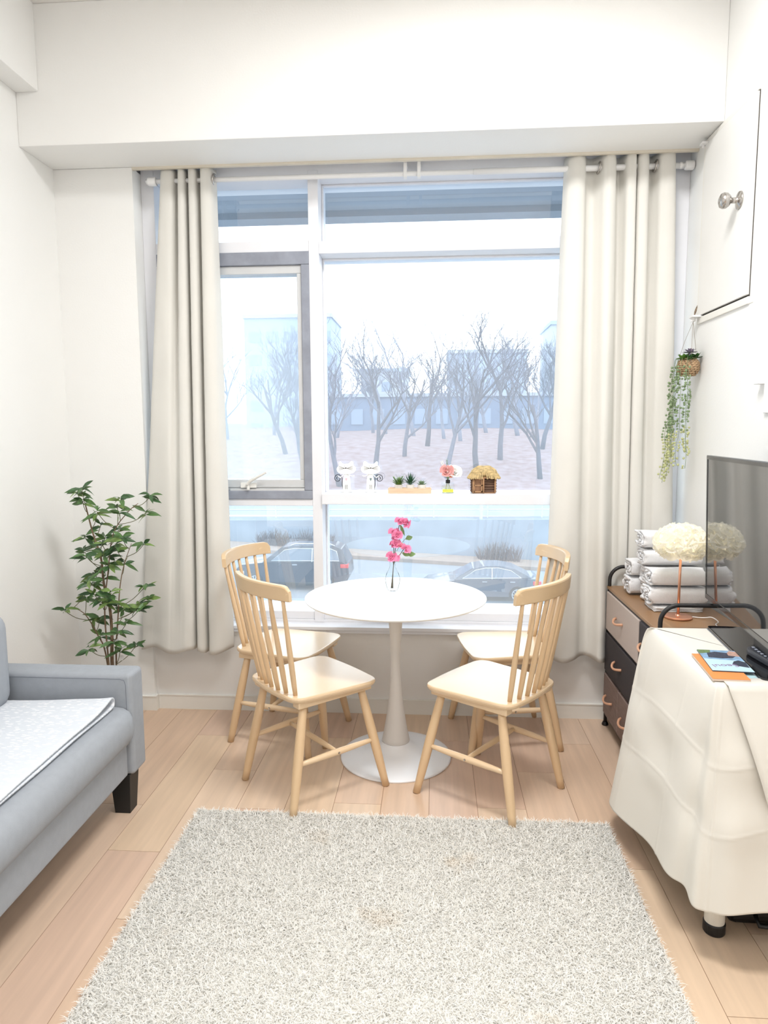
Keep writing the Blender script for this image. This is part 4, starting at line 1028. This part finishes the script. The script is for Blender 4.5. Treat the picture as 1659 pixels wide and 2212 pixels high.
    gl = bpy.data.materials.new('bottle_glass'); gl.use_nodes = True; nt = gl.node_tree; nt.nodes.clear()
    o_ = nt.nodes.new('ShaderNodeOutputMaterial'); a_ = nt.nodes.new('ShaderNodeBsdfTransparent'); a_.inputs[0].default_value = (.96, .98, .98, 1); b_ = nt.nodes.new('ShaderNodeBsdfGlossy'); b_.inputs['Roughness'].default_value = .02
    f_ = nt.nodes.new('ShaderNodeLayerWeight'); f_.inputs[0].default_value = .05; x_ = nt.nodes.new('ShaderNodeMixShader'); nt.links.new(f_.outputs['Fresnel'], x_.inputs[0]); nt.links.new(a_.outputs[0], x_.inputs[1]); nt.links.new(b_.outputs[0], x_.inputs[2]); nt.links.new(x_.outputs[0], o_.inputs[0])
    MATS['glass'] = gl
    MB().box(x-.031, x+.031, y-.022, y+.022, LZ+.001, LZ+.052).build('bottle', gl, t, bevel=.003)
    MB().box(x-.027, x+.027, y-.018, y+.018, LZ+.004, LZ+.020).build('oil', mat('yellow_oil', (232, 226, 96), .1), t)
    MB().lathe([(0, .050), (.0115, .050), (.0115, .066), (.009, .068), (0, .068)], (x, y, LZ), 24).build('collar', BLACKP, t)
    m = MB()
    for dx_ in (-.016, -.008, .006, .015): m.tube([(x+dx_, y, LZ+.010), (x+dx_*.2, y, LZ+.060)], .0011, 5)
    m.build('reed', mat('olive_reed', (150, 150, 60), .7), t)
    m = MB()
    for dx_ in (-.036, -.028): m.tube([(x-.002, y+.003, LZ+.066), (x+dx_, y+.003, LZ+.160+(.004 if dx_ > -.03 else .0))], .0018, 6)
    m.build('reed', mat('white_reed', (246, 242, 230), .7), t)
    def bloom(R, c, d, m, name, seed):
        me = rose_mesh(R, seed, name=name); me.materials.append(m); o = bpy.data.objects.new(name, me); COL.objects.link(o); o.parent = t
        o.location = (c[0]-x, c[1]-y, c[2]-LZ); o.rotation_mode = 'QUATERNION'; o.rotation_quaternion = Vector(d).to_track_quat('Z', 'Y'); return o
    bloom(.030, (x-.006, y-.006, LZ+.110), (-.1, -.9, .35), mat('rose_pink', (244, 176, 172), .6, var=.08), 'rose', 2)
    bloom(.034, (x+.028, y+.006, LZ+.106), (.3, -.8, .5), mat('petal_white', (252, 250, 246), .6), 'white_bloom', 8)
    bloom(.012, (x+.014, y-.012, LZ+.092), (.2, -1, 0), mat('bud_orange', (236, 140, 92), .6), 'orange_bud', 5)
    m = MB().tube([(x, y, LZ+.06), (x-.004, y-.002, LZ+.10)], .0018, 6); m.tube([(x, y, LZ+.06), (x+.010, y+.002, LZ+.10)], .0015, 6)
    for k in range(6): leaf(m, (x, y, LZ+.072), (math.cos(k*1.05), math.sin(k*1.05), .8), .020, .008, 0)
    m.tube([(x, y+.006, LZ+.07), (x-.004, y+.006, LZ+.168)], .0010, 5)
    for k in range(8): leaf(m, (x-.004, y+.006, LZ+.140+.004*k), (math.cos(k*2.1), math.sin(k*2.1)*.4, .5), .010, .006, 0)
    m.build('greenery', mat('sage_leaf', (150, 176, 130), .6, var=.2), t)
    # thatched hut
    x, y = .250, 3.520
    t = thing('toy_hut', 'small wooden hut ornament with a straw roof on the window ledge', 'ornament', (x, y, LZ))
    lg = mat('dark_log', (122, 92, 74), .8, var=.3, scale=30, stretch=(1, 6, 6)); pl = mat('light_post', (196, 152, 112), .7, var=.15, scale=30); st = mat('straw', (222, 194, 140), .8, var=.25, scale=90)
    m = MB().box(x-.044, x+.046, y-.028, y+.030, LZ, LZ+.005)
    m.build('floor_slab', pl, t)
    m = MB()
    for k in range(6):
        z = LZ+.0105+k*.0125
        m.tube([(x+.002, y-.026, z), (x+.050, y-.026, z)], .0064, 8)
        m.tube([(x-.048, y+.026, z), (x+.050, y+.026, z)], .0064, 8)
        m.tube([(x-.046, y-.030, z), (x-.046, y+.030, z)], .0064, 8); m.tube([(x+.046, y-.030, z), (x+.046, y+.030, z)], .0064, 8)
    m.build('log_wall', lg, t, smooth=True)
    m = MB()
    for px in (-.042, -.001, .046): m.tube([(x+px, y-.034, LZ+.003), (x+px, y-.034, LZ+.078)], .0035, 8)
    m.tube([(x-.044, y-.034, LZ+.075), (x+.048, y-.034, LZ+.075)], .0035, 8)
    m.build('post', pl, t, smooth=True)
    d = MB().box(x-.040, x-.006, y-.034, y-.031, LZ+.006, LZ+.012).box(x-.040, x-.006, y-.034, y-.031, LZ+.036, LZ+.041).box(x-.040, x-.006, y-.034, y-.031, LZ+.066, LZ+.072).box(x-.040, x-.036, y-.034, y-.031, LZ+.006, LZ+.072).box(x-.010, x-.006, y-.034, y-.031, LZ+.006, LZ+.072)
    d.build('door_frame', pl, t)
    MB().box(x-.036, x-.010, y-.0325, y-.0315, LZ+.012, LZ+.066).build('door_panel', mat('hut_panel', (150, 112, 84), .8, var=.3, scale=60), t)
    m = MB(); rr = random.Random(6)
    for lay, (z0, z1, a0, b0, a1, b1) in enumerate(((.072, .108, .066, .050, .040, .028), (.098, .130, .052, .038, .022, .010))):
        n = 74
        for k in range(n):
            a = 2*PI*k/n+rr.uniform(-.02, .02); c, s_ = math.cos(a), math.sin(a)
            sx = math.copysign(abs(c)**.6, c); sy_ = math.copysign(abs(s_)**.6, s_); dz = rr.uniform(-.004, .002)
            m.tube([(x+.002+sx*a0, y+sy_*b0, LZ+z0+dz), (x+.002+sx*(a0+a1)/2*1.02, y+sy_*(b0+b1)/2*1.02, LZ+(z0+z1)/2+.003), (x+.002+sx*a1, y+sy_*b1, LZ+z1)], [.0030, .0036, .0024], 5)
    m.ball((x+.002, y, LZ+.100), .054, .040, .031, 16, 8)
    m.build('straw_roof', st, t)
    t.scale = (1.24, 1.1, 1.05)
build_ledge()

# ------------------------------------------------------------------ vase on the table
def build_vase():
    x, y, z = -.183, 3.03, .7305
    t = thing('flower_vase', 'small clear glass vase with pink artificial flowers on the round white table', 'vase', (x, y, z))
    pr = [(0, .001), (.016, .001), (.022, .005), (.028, .020), (.032, .040), (.033, .056), (.028, .078), (.018, .096), (.0125, .112), (.0125, .128), (.017, .142)]
    MB().lathe(pr, (x, y, z), 32).build('vase_body', MATS['glass'], t, smooth=True)
    sg = mat('dark_stem', (104, 96, 84), .6); gm = mat('soft_leaf', (132, 164, 104), .55, var=.15, scale=40)
    pk = mat('hot_pink_petal', (252, 144, 186), .6, var=.15, scale=60); pk2 = mat('rose_pink_petal', (244, 148, 156), .6, var=.15, scale=60)
    fl = [(-.152, 1.050, .024, pk), (-.116, 1.044, .026, pk), (-.136, 1.052, .018, pk), (-.178, 1.000, .026, pk), (-.160, .992, .024, pk), (-.170, .972, .020, pk), (-.168, .952, .024, pk), (-.184, .950, .018, pk), (-.126, .930, .026, pk), (-.148, .945, .016, pk2), (-.186, .894, .027, pk), (-.170, .890, .020, pk)]
    s = MB()
    for tx, tz in ((-.150, 1.045), (-.172, .99), (-.165, .95), (-.130, .925), (-.184, .89)):
        s.tube(cat_rom([(x+(tx+.165)*.15-.004, y, z+.012), (x+.004, y, z+.115), (x+(tx-x)*.5, y-.004, (tz+z+.115)/2), (tx, y, tz)], 5), .0016, 6)
    s.build('stem', sg, t, smooth=True)
    rng = random.Random(12)
    for k, (fx, fz, R, m_) in enumerate(fl):
        me = rose_mesh(R*.85, 20+k, petals=8, name='blossom'); me.materials.append(m_)
        o = bpy.data.objects.new('blossom', me); COL.objects.link(o); o.parent = t; fy = y-.012+rng.uniform(-.012, .014)
        o.location = (fx-x, fy-y, fz-z-.006); o.rotation_mode = 'QUATERNION'; o.rotation_quaternion = Vector((rng.uniform(-.7, .7), -.8, rng.uniform(.1, .8))).to_track_quat('Z', 'Y')
    m = MB()
    for b, d, L, w in (((-.150, y, 1.032), (.5, -.2, -1), .05, .014), ((-.125, y, .965), (.9, -.2, .5), .038, .024), ((-.120, y, .895), (.9, -.3, .3), .045, .026), ((-.14, y-.01, .905), (.8, -.5, -.1), .040, .020), ((-.155, y-.01, .935), (-.1, -.5, .8), .03, .014)): leaf(m, b, d, L, w, .15, up=Vector((0, -1, .2)))
    m.tube([(-.166, y, .91), (-.140, y, .95), (-.125, y, .968)], .0010, 5); m.tube([(-.150, y, .96), (-.146, y, 1.0), (-.150, y, 1.035)], .0010, 5)
    m.build('leaf', gm, t)
build_vase()

# ------------------------------------------------------------------ outside the window
def build_outside():
    asphalt = mat('asphalt', (120, 128, 138), .9, var=.06, scale=1)
    def gz(x): return -5.22-.056*x
    o = MB().grid([[(x, y, gz(x)) for x in (-40, 0, 40)] for y in (6, 22, 37)]).build('street', asphalt); struct(o)
    conc = mat('concrete_pale', (130, 140, 154), .9, var=.12, scale=.7, detail=6)
    w = MB().add([(-40, 36.6, gz(-40)-.5), (40, 36.6, gz(40)-.5), (40, 38.2, -3.15), (-40, 38.2, -3.50), (-40, 39.2, -3.50), (40, 39.2, -3.15)], [(0, 1, 2, 3), (3, 2, 5, 4)])
    struct(w.build('wall_embankment', conc))
    # pale terrace with a path and the leaf covered slope behind
    ter = mat('pale_path', (148, 156, 168), .9, var=.06, scale=.5)
    struct(MB().grid([[(x, y, z) for x in (-45, 45)] for y, z in ((39.2, -3.3), (45.5, -2.75))]).build('terrace', ter))
    slope = mat('leaf_litter', (120, 96, 96), .95, rgb2=(146, 132, 138), scale=1.6, detail=8)
    rows = []
    for y, z in ((45.5, -2.75), (50, -1.9), (56, -.6), (64, .6), (76, 1.5), (110, 3)):
        rows.append([(x, y, z+.35*noise.noise(Vector((x*.15, y*.1, 0)))) for x in range(-70, 72, 4)])
    struct(MB().grid(rows).build('slope', slope, smooth=True))
    # kerb stones and guard rail along the street
    m = MB().add([(-40, 34.6, gz(-40)), (40, 34.6, gz(40)), (40, 34.6, gz(40)+.18), (-40, 34.6, gz(-40)+.18), (-40, 36.6, gz(-40)+.18), (40, 36.6, gz(40)+.18)], [(0, 1, 2, 3), (3, 2, 5, 4)])
    struct(m.build('pavement', mat('brick_pavement', (140, 126, 118), .9, var=.08, scale=3)))
    whitep = mat('white_rail_paint', (190, 196, 204), .5)
    t = thing('guard_rail', 'long white metal railing with posts above the concrete embankment outside', 'railing', (0, 38.6, -3.3))
    m = MB()
    for dz in (.45, .95): m.tube([(-30, 38.6, -3.46+dz), (0, 38.6, -3.33+dz), (30, 38.6, -3.19+dz)], .035, 6)
    m.build('rail', whitep, t)
    for k in range(-9, 10): MB().box(k*3-.04, k*3+.04, 38.56, 38.64, -3.4, -2.3).build('post', whitep, t)
    t = thing('street_lamp', 'white lamp post standing beside the railing outside', 'lamp post', (2.6, 38.0, -3.3))
    MB().tube([(2.6, 38, -3.6), (2.6, 38, -.9)], .09, 10).build('pole', whitep, t)
    MB().box(2.0, 3.2, 37.8, 38.2, -.95, -.8).build('lamp_head', whitep, t, bevel=.03)
    # bare trees
    bark = [mat('pale_bark', (98, 98, 114), .9, var=.15, scale=5), mat('grey_bark', (84, 82, 96), .9, var=.15, scale=5)]
    def tree(x, y, z, H, seed, bushy, label, bm_):
        rng = random.Random(seed); trunk = MB(); crown = MB()
        def br(m, p, d, L, r, lv):
            n = 4; P = [p]; q = Vector(p); dd = Vector(d)
            for i in range(n):
                dd = (dd+Vector((rng.uniform(-.18, .18), rng.uniform(-.18, .18), rng.uniform(-.05, .16)))).normalized(); q = q+dd*L/n; P.append(tuple(q))
            m.tube(P, [r*(1-.55*i/n) for i in range(n+1)], 6 if lv < 2 else 3)
            if lv >= 4: return
            k = [5, 5, 4, 4][lv] if bushy else [4, 4, 4, 3][lv]
            for i in range(k):
                f = rng.uniform(.35, 1); idx = min(n-1, int(f*n)); b = Vector(P[idx]).lerp(Vector(P[idx+1]), f*n-idx)
                a = rng.uniform(0, 2*PI); sp = rng.uniform(.45, .95)
                nd = (dd+Vector((math.cos(a)*sp, math.sin(a)*sp, rng.uniform(-.1, .35)))).normalized()
                br(crown, tuple(b), nd, L*rng.uniform(.5, .68), r*.48, lv+1)
        br(trunk, (x, y, z-.2), (rng.uniform(-.12, .12), 0, 1), H*.5, H*.018, 0)
        t = thing('bare_tree', label, 'tree', (x, y, z-.2), group='bare winter trees on the slope outside')
        trunk.build('trunk', bm_, t, smooth=True); crown.build('branches', bm_, t)
    T = [(-9.5, 50, 9.5, 'bare tree seen through the upper left of the casement window'), (-12.5, 58, 12, 'bare tree at the far left, behind the casement glass'), (-6.6, 48, 11.5, 'tall bare tree just right of the window mullion, above the left cat ornament'),
         (-4.3, 50, 12, 'bare branching tree above the pair of cat ornaments'), (-2.4, 56, 11, 'bare tree seen above the succulent tray, left side'), (-.6, 62, 12.5, 'slender bare tree above the succulent tray, further back'),
         (.9, 50, 11.5, 'bare tree with a leaning trunk above the reed diffuser'), (3.2, 52, 13, 'tall spreading bare tree above the straw-roofed hut'), (5.2, 55, 13, 'bare tree between the hut and the right curtain'),
         (7.6, 50, 11, 'bare tree partly behind the right curtain edge'), (9.2, 60, 12, 'bare tree farthest right beside the curtain')]
    for i, (x, y, H, lb) in enumerate(T):
        z = {50: -1.9}.get(y, -1.9+(y-50)*.18); tree(x, y, z, H, 30+i, i % 2 == 0, lb, bark[i % 2])
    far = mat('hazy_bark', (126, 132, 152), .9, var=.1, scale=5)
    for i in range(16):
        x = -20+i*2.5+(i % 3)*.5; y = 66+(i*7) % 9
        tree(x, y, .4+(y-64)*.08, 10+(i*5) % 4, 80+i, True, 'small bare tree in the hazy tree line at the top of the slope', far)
    # shrubs by the embankment and pavement
    tw_ = mat('dry_twigs', (104, 92, 92), .95, var=.2, scale=3)
    for (x, y, z, w_, h_, lb, sd) in ((3.4, 36.0, gz(3.4), 1.5, 1.15, 'dry twiggy shrub by the street behind the dark sedan', 1), (-6.4, 36.0, gz(-6.4), 1.5, 1.3, 'dry shrub on the embankment above the roof of the dark van', 2), (-8.6, 36.2, gz(-8.6), 1.2, 1.0, 'low dry shrub at the far left beyond the dark van', 3)):
        rng = random.Random(sd); m = MB()
        for k in range(230):
            bx_ = x+rng.uniform(-w_*.7, w_*.7); by = y+rng.uniform(-.3, .3); hh = h_*rng.uniform(.5, 1)*(1-.4*abs(bx_-x)/w_)
            dx_ = rng.uniform(-.35, .35); m.tube([(bx_, by, z+.1), (bx_+dx_*.4, by, z+.1+hh*.5), (bx_+dx_, by+rng.uniform(-.2, .2), z+.1+hh)], [.022, .016, .006], 3)
        tag(m.build('dry_shrub', tw_, None, (x, y, z)), lb, 'shrub')
    # pale buildings beyond the trees
    bw = [mat('facade_blue_grey', (160, 176, 198), .9, var=.03, scale=.3), mat('facade_pale_haze', (176, 184, 196), .9, var=.03, scale=.3)]  # facade colours lightened towards the sky to paint in distance haze
    gd = mat('facade_glass', (132, 150, 176), .3)
    for i, (x0, x1, y, z1, lb) in enumerate(((-26, -14, 95, 17, 'pale blue-grey apartment block seen through the casement glass'), (-11, -4, 105, 10.5, 'low pale building behind the bare trees left of centre'), (2, 13, 100, 12.5, 'wide pale building behind the trees on the right'), (16, 27, 98, 16, 'pale block at the far right behind the curtain edge'))):
        t = thing('apartment_building', lb, 'building', ((x0+x1)/2, y+5, 0))
        MB().box(x0, x1, y, y+10, 0, z1).build('facade', bw[i % 2], t)
        m = MB(); nf = int(z1//3.2)
        for k in range(nf): 
            z = .9+k*3.1
            xx = x0+.7
            while xx+1.6 < x1: m.box(xx, xx+1.6, y-.06, y-.01, z+.5, z+1.9); xx += 2.4
        m.build('windows', gd, t)
        MB().box(x0-.2, x1+.2, y-.3, y+10.2, z1, z1+.5).build('roof', bw[(i+1) % 2], t)
    t = thing('low_building', 'long low slate-blue building behind the tree trunks at the top of the slope', 'building', (0, 86, 0))
    MB().box(-16, 15, 82, 90, 1, 5.6).build('facade', mat('slate_facade', (116, 132, 160), .9, var=.05, scale=.4), t)
    MB().box(-16.3, 15.3, 81.7, 90.3, 5.6, 6.0).build('roof', mat('slate_roof', (160, 170, 186), .9), t)
    m = MB()
    for k in range(12): m.box(-14.8+k*2.5, -13.4+k*2.5, 81.9, 81.98, 2.4, 4.2)
    m.build('windows', gd, t)
    # storey above: projecting grey eave over the window
    struct(MB().box(-6, 6, 3.92, 4.75, 2.86, 3.2).box(-6, 6, 4.60, 4.75, 2.82, 2.86).build('trim_5', mat('grey_soffit', (128, 140, 155), .7, var=.12, scale=2)))
    struct(MB().box(-6, XL-.12, 3.76, 3.9, -6, 3.3).box(XR+.12, 6, 3.76, 3.9, -6, 3.3).box(XL-.12, XR+.12, 3.76, 3.9, -6, .42).build('wall_outside', conc))
    # cars
    def car(x, y, z, s, kind, body, label):
        """s=+1: nose to the left in view. local l runs nose (0) to tail"""
        t = thing('parked_car', label, 'car', (x, y, z))
        if kind == 'sedan':
            Lc, low = 4.75, [(0, .42), (.05, .62), (.25, .76), (1.25, .90), (1.45, .93), (3.95, .98), (4.55, .99), (4.72, .88), (4.75, .50), (4.65, .26), (.15, .22)]
            cab = [(1.30, .92), (2.05, 1.34), (2.50, 1.44), (3.10, 1.45), (3.70, 1.34), (4.35, 1.0)]
            win = [(1.62, .96), (2.15, 1.28), (2.55, 1.36), (3.05, 1.37), (3.55, 1.27), (3.95, 1.0)]
        else:
            Lc, low = 4.7, [(0, .50), (.05, .80), (.22, 1.0), (1.15, 1.10), (1.25, 1.12), (4.50, 1.15), (4.66, 1.05), (4.7, .55), (4.6, .32), (.15, .28)]
            cab = [(1.15, 1.10), (1.95, 1.68), (2.40, 1.76), (4.05, 1.76), (4.40, 1.62), (4.62, 1.12)]
            win = [(1.52, 1.16), (2.05, 1.58), (2.45, 1.65), (3.95, 1.64), (4.18, 1.55), (4.30, 1.18)]
        def X(l): return x+s*(l-Lc/2)
        W2 = .88
        m = MB()
        def loft(poly, secs):
            n = len(poly); c = (sum(p[0] for p in poly)/n, min(p[1] for p in poly)); rows = []
            for yy, k in secs: rows.append([(X(c[0]+(p[0]-c[0])*k), y+yy, z+c[1]+(p[1]-c[1])*(k if k < 1 else 1)) for p in poly]); rows[-1].append(rows[-1][0])
            m.grid(rows); m.add(rows[0][:-1], [tuple(range(n))]); m.add(rows[-1][:-1], [tuple(range(n-1, -1, -1))])
        loft(low, [(-W2-.0, .965), (-W2-.03, .985), (-W2+.06, 1), (W2-.06, 1), (W2+.03, .985), (W2, .965)])
        # cabin with sides leaning in
        n = len(cab); rows = []; zb = cab[0][1]; zt = max(p[1] for p in cab)
        for q in (-1, 1):
            rows.append([(X(l), y+q*(W2-.04-.20*(h-zb)/(zt-zb)), z+h) for l, h in cab])
        m.grid(rows); m.add(rows[0], [tuple(range(n))]); m.add(rows[1], [tuple(range(n-1, -1, -1))])
        m.build('car_body', body, t, bevel=.03, seg=3)
        gm = mat('car_glass', (84, 98, 116), .08, ior=1.7); chm = mat('car_chrome', (200, 206, 212), .15, metal=.8)
        fr = MB(); gl_ = MB()
        P = [(X(l), y-(W2-.04-.20*(h-zb)/(zt-zb))-.012, z+h) for l, h in win]
        gl_.add(P, [tuple(range(len(P)))]); gl_.add([(p[0], p[1]+.01, p[2]) for p in P], [tuple(range(len(P)))])
        gl_.build('side_window', gm, t); fr.tube(P, .018, 6, closed=True); mid = (win[2][0]+win[3][0])/2
        fr.tube([(X(mid), y-W2+.01, z+zb+.04), (X(mid), y-W2+.18, z+zt-.08)], .02, 5); fr.build('window_trim', chm, t)
        wb, wt = cab[0], cab[1]
        MB().add([(X(wb[0]+.08), y-W2+.12, z+wb[1]+.05), (X(wb[0]+.08), y+W2-.12, z+wb[1]+.05), (X(wt[0]-.02), y+W2-.26, z+wt[1]+.01), (X(wt[0]-.02), y-W2+.26, z+wt[1]+.01)], [(0, 1, 2, 3)]).build('windscreen', gm, t, solid=.02)
        for l in (.85, Lc-.95):
            for q in (-1, 1):
                wy = y+q*(W2-.06)
                wh = MB().lathe([(0, -.11), (.22, -.11), (.33, -.10), (.34, 0), (.33, .10), (.22, .11), (0, .11)], (X(l), wy, z+.34), 24, 'y').build('wheel', BLACKP, t)
                h = MB()
                for k in range(10): a = 2*PI*k/10; h.tube([(X(l), wy+q*.115, z+.34), (X(l)+.22*math.cos(a), wy+q*.115, z+.34+.22*math.sin(a))], .022, 5)
                h.lathe([(.20, 0), (.235, .0), (.235, q*.012), (.20, q*.012)], (X(l), wy+q*.11, z+.34), 24, 'y'); h.build('hub', chm, wh)
        hz = low[5][1]-.16
        MB().box(min(X(Lc-.35), X(Lc-.02)), max(X(Lc-.35), X(Lc-.02)), y-W2-.035, y-W2+.25, z+hz-.09, z+hz+.07).build('tail_light', mat('red_lens', (190, 40, 44), .2), t, bevel=.02)
        MB().box(min(X(.08), X(.40)), max(X(.08), X(.40)), y-W2-.02, y-W2+.25, z+.62, z+.74).build('headlight', mat('clear_lens', (230, 236, 240), .1), t, bevel=.02)
        h = MB()
        for l in (2.25, 3.35): h.box(min(X(l+.15), X(l+.35)), max(X(l+.15), X(l+.35)), y-W2-.06, y-W2-.02, z+low[5][1]-.14, z+low[5][1]-.10)
        h.build('door_handle', chm, t)
        if kind != 'sedan':
            r = MB()
            r.tube([(X(2.3), y-W2+.24, z+1.76), (X(2.5), y-W2+.24, z+1.84), (X(3.9), y-W2+.24, z+1.84), (X(4.1), y-W2+.24, z+1.76)], .025, 6); r.build('roof_rail', chm, t)
    car(1.90, 28, gz(1.9), 1, 'sedan', mat('sedan_grey', (70, 78, 92), .3, coat=.5), 'dark grey sedan parked in the street beyond the round table')
    car(-5.75, 28, gz(-5.75)+.02, 1, 'suv', mat('suv_blue_grey', (38, 46, 62), .3, coat=.5), 'dark blue-grey sport utility car parked in the street behind the left chairs')
build_outside()
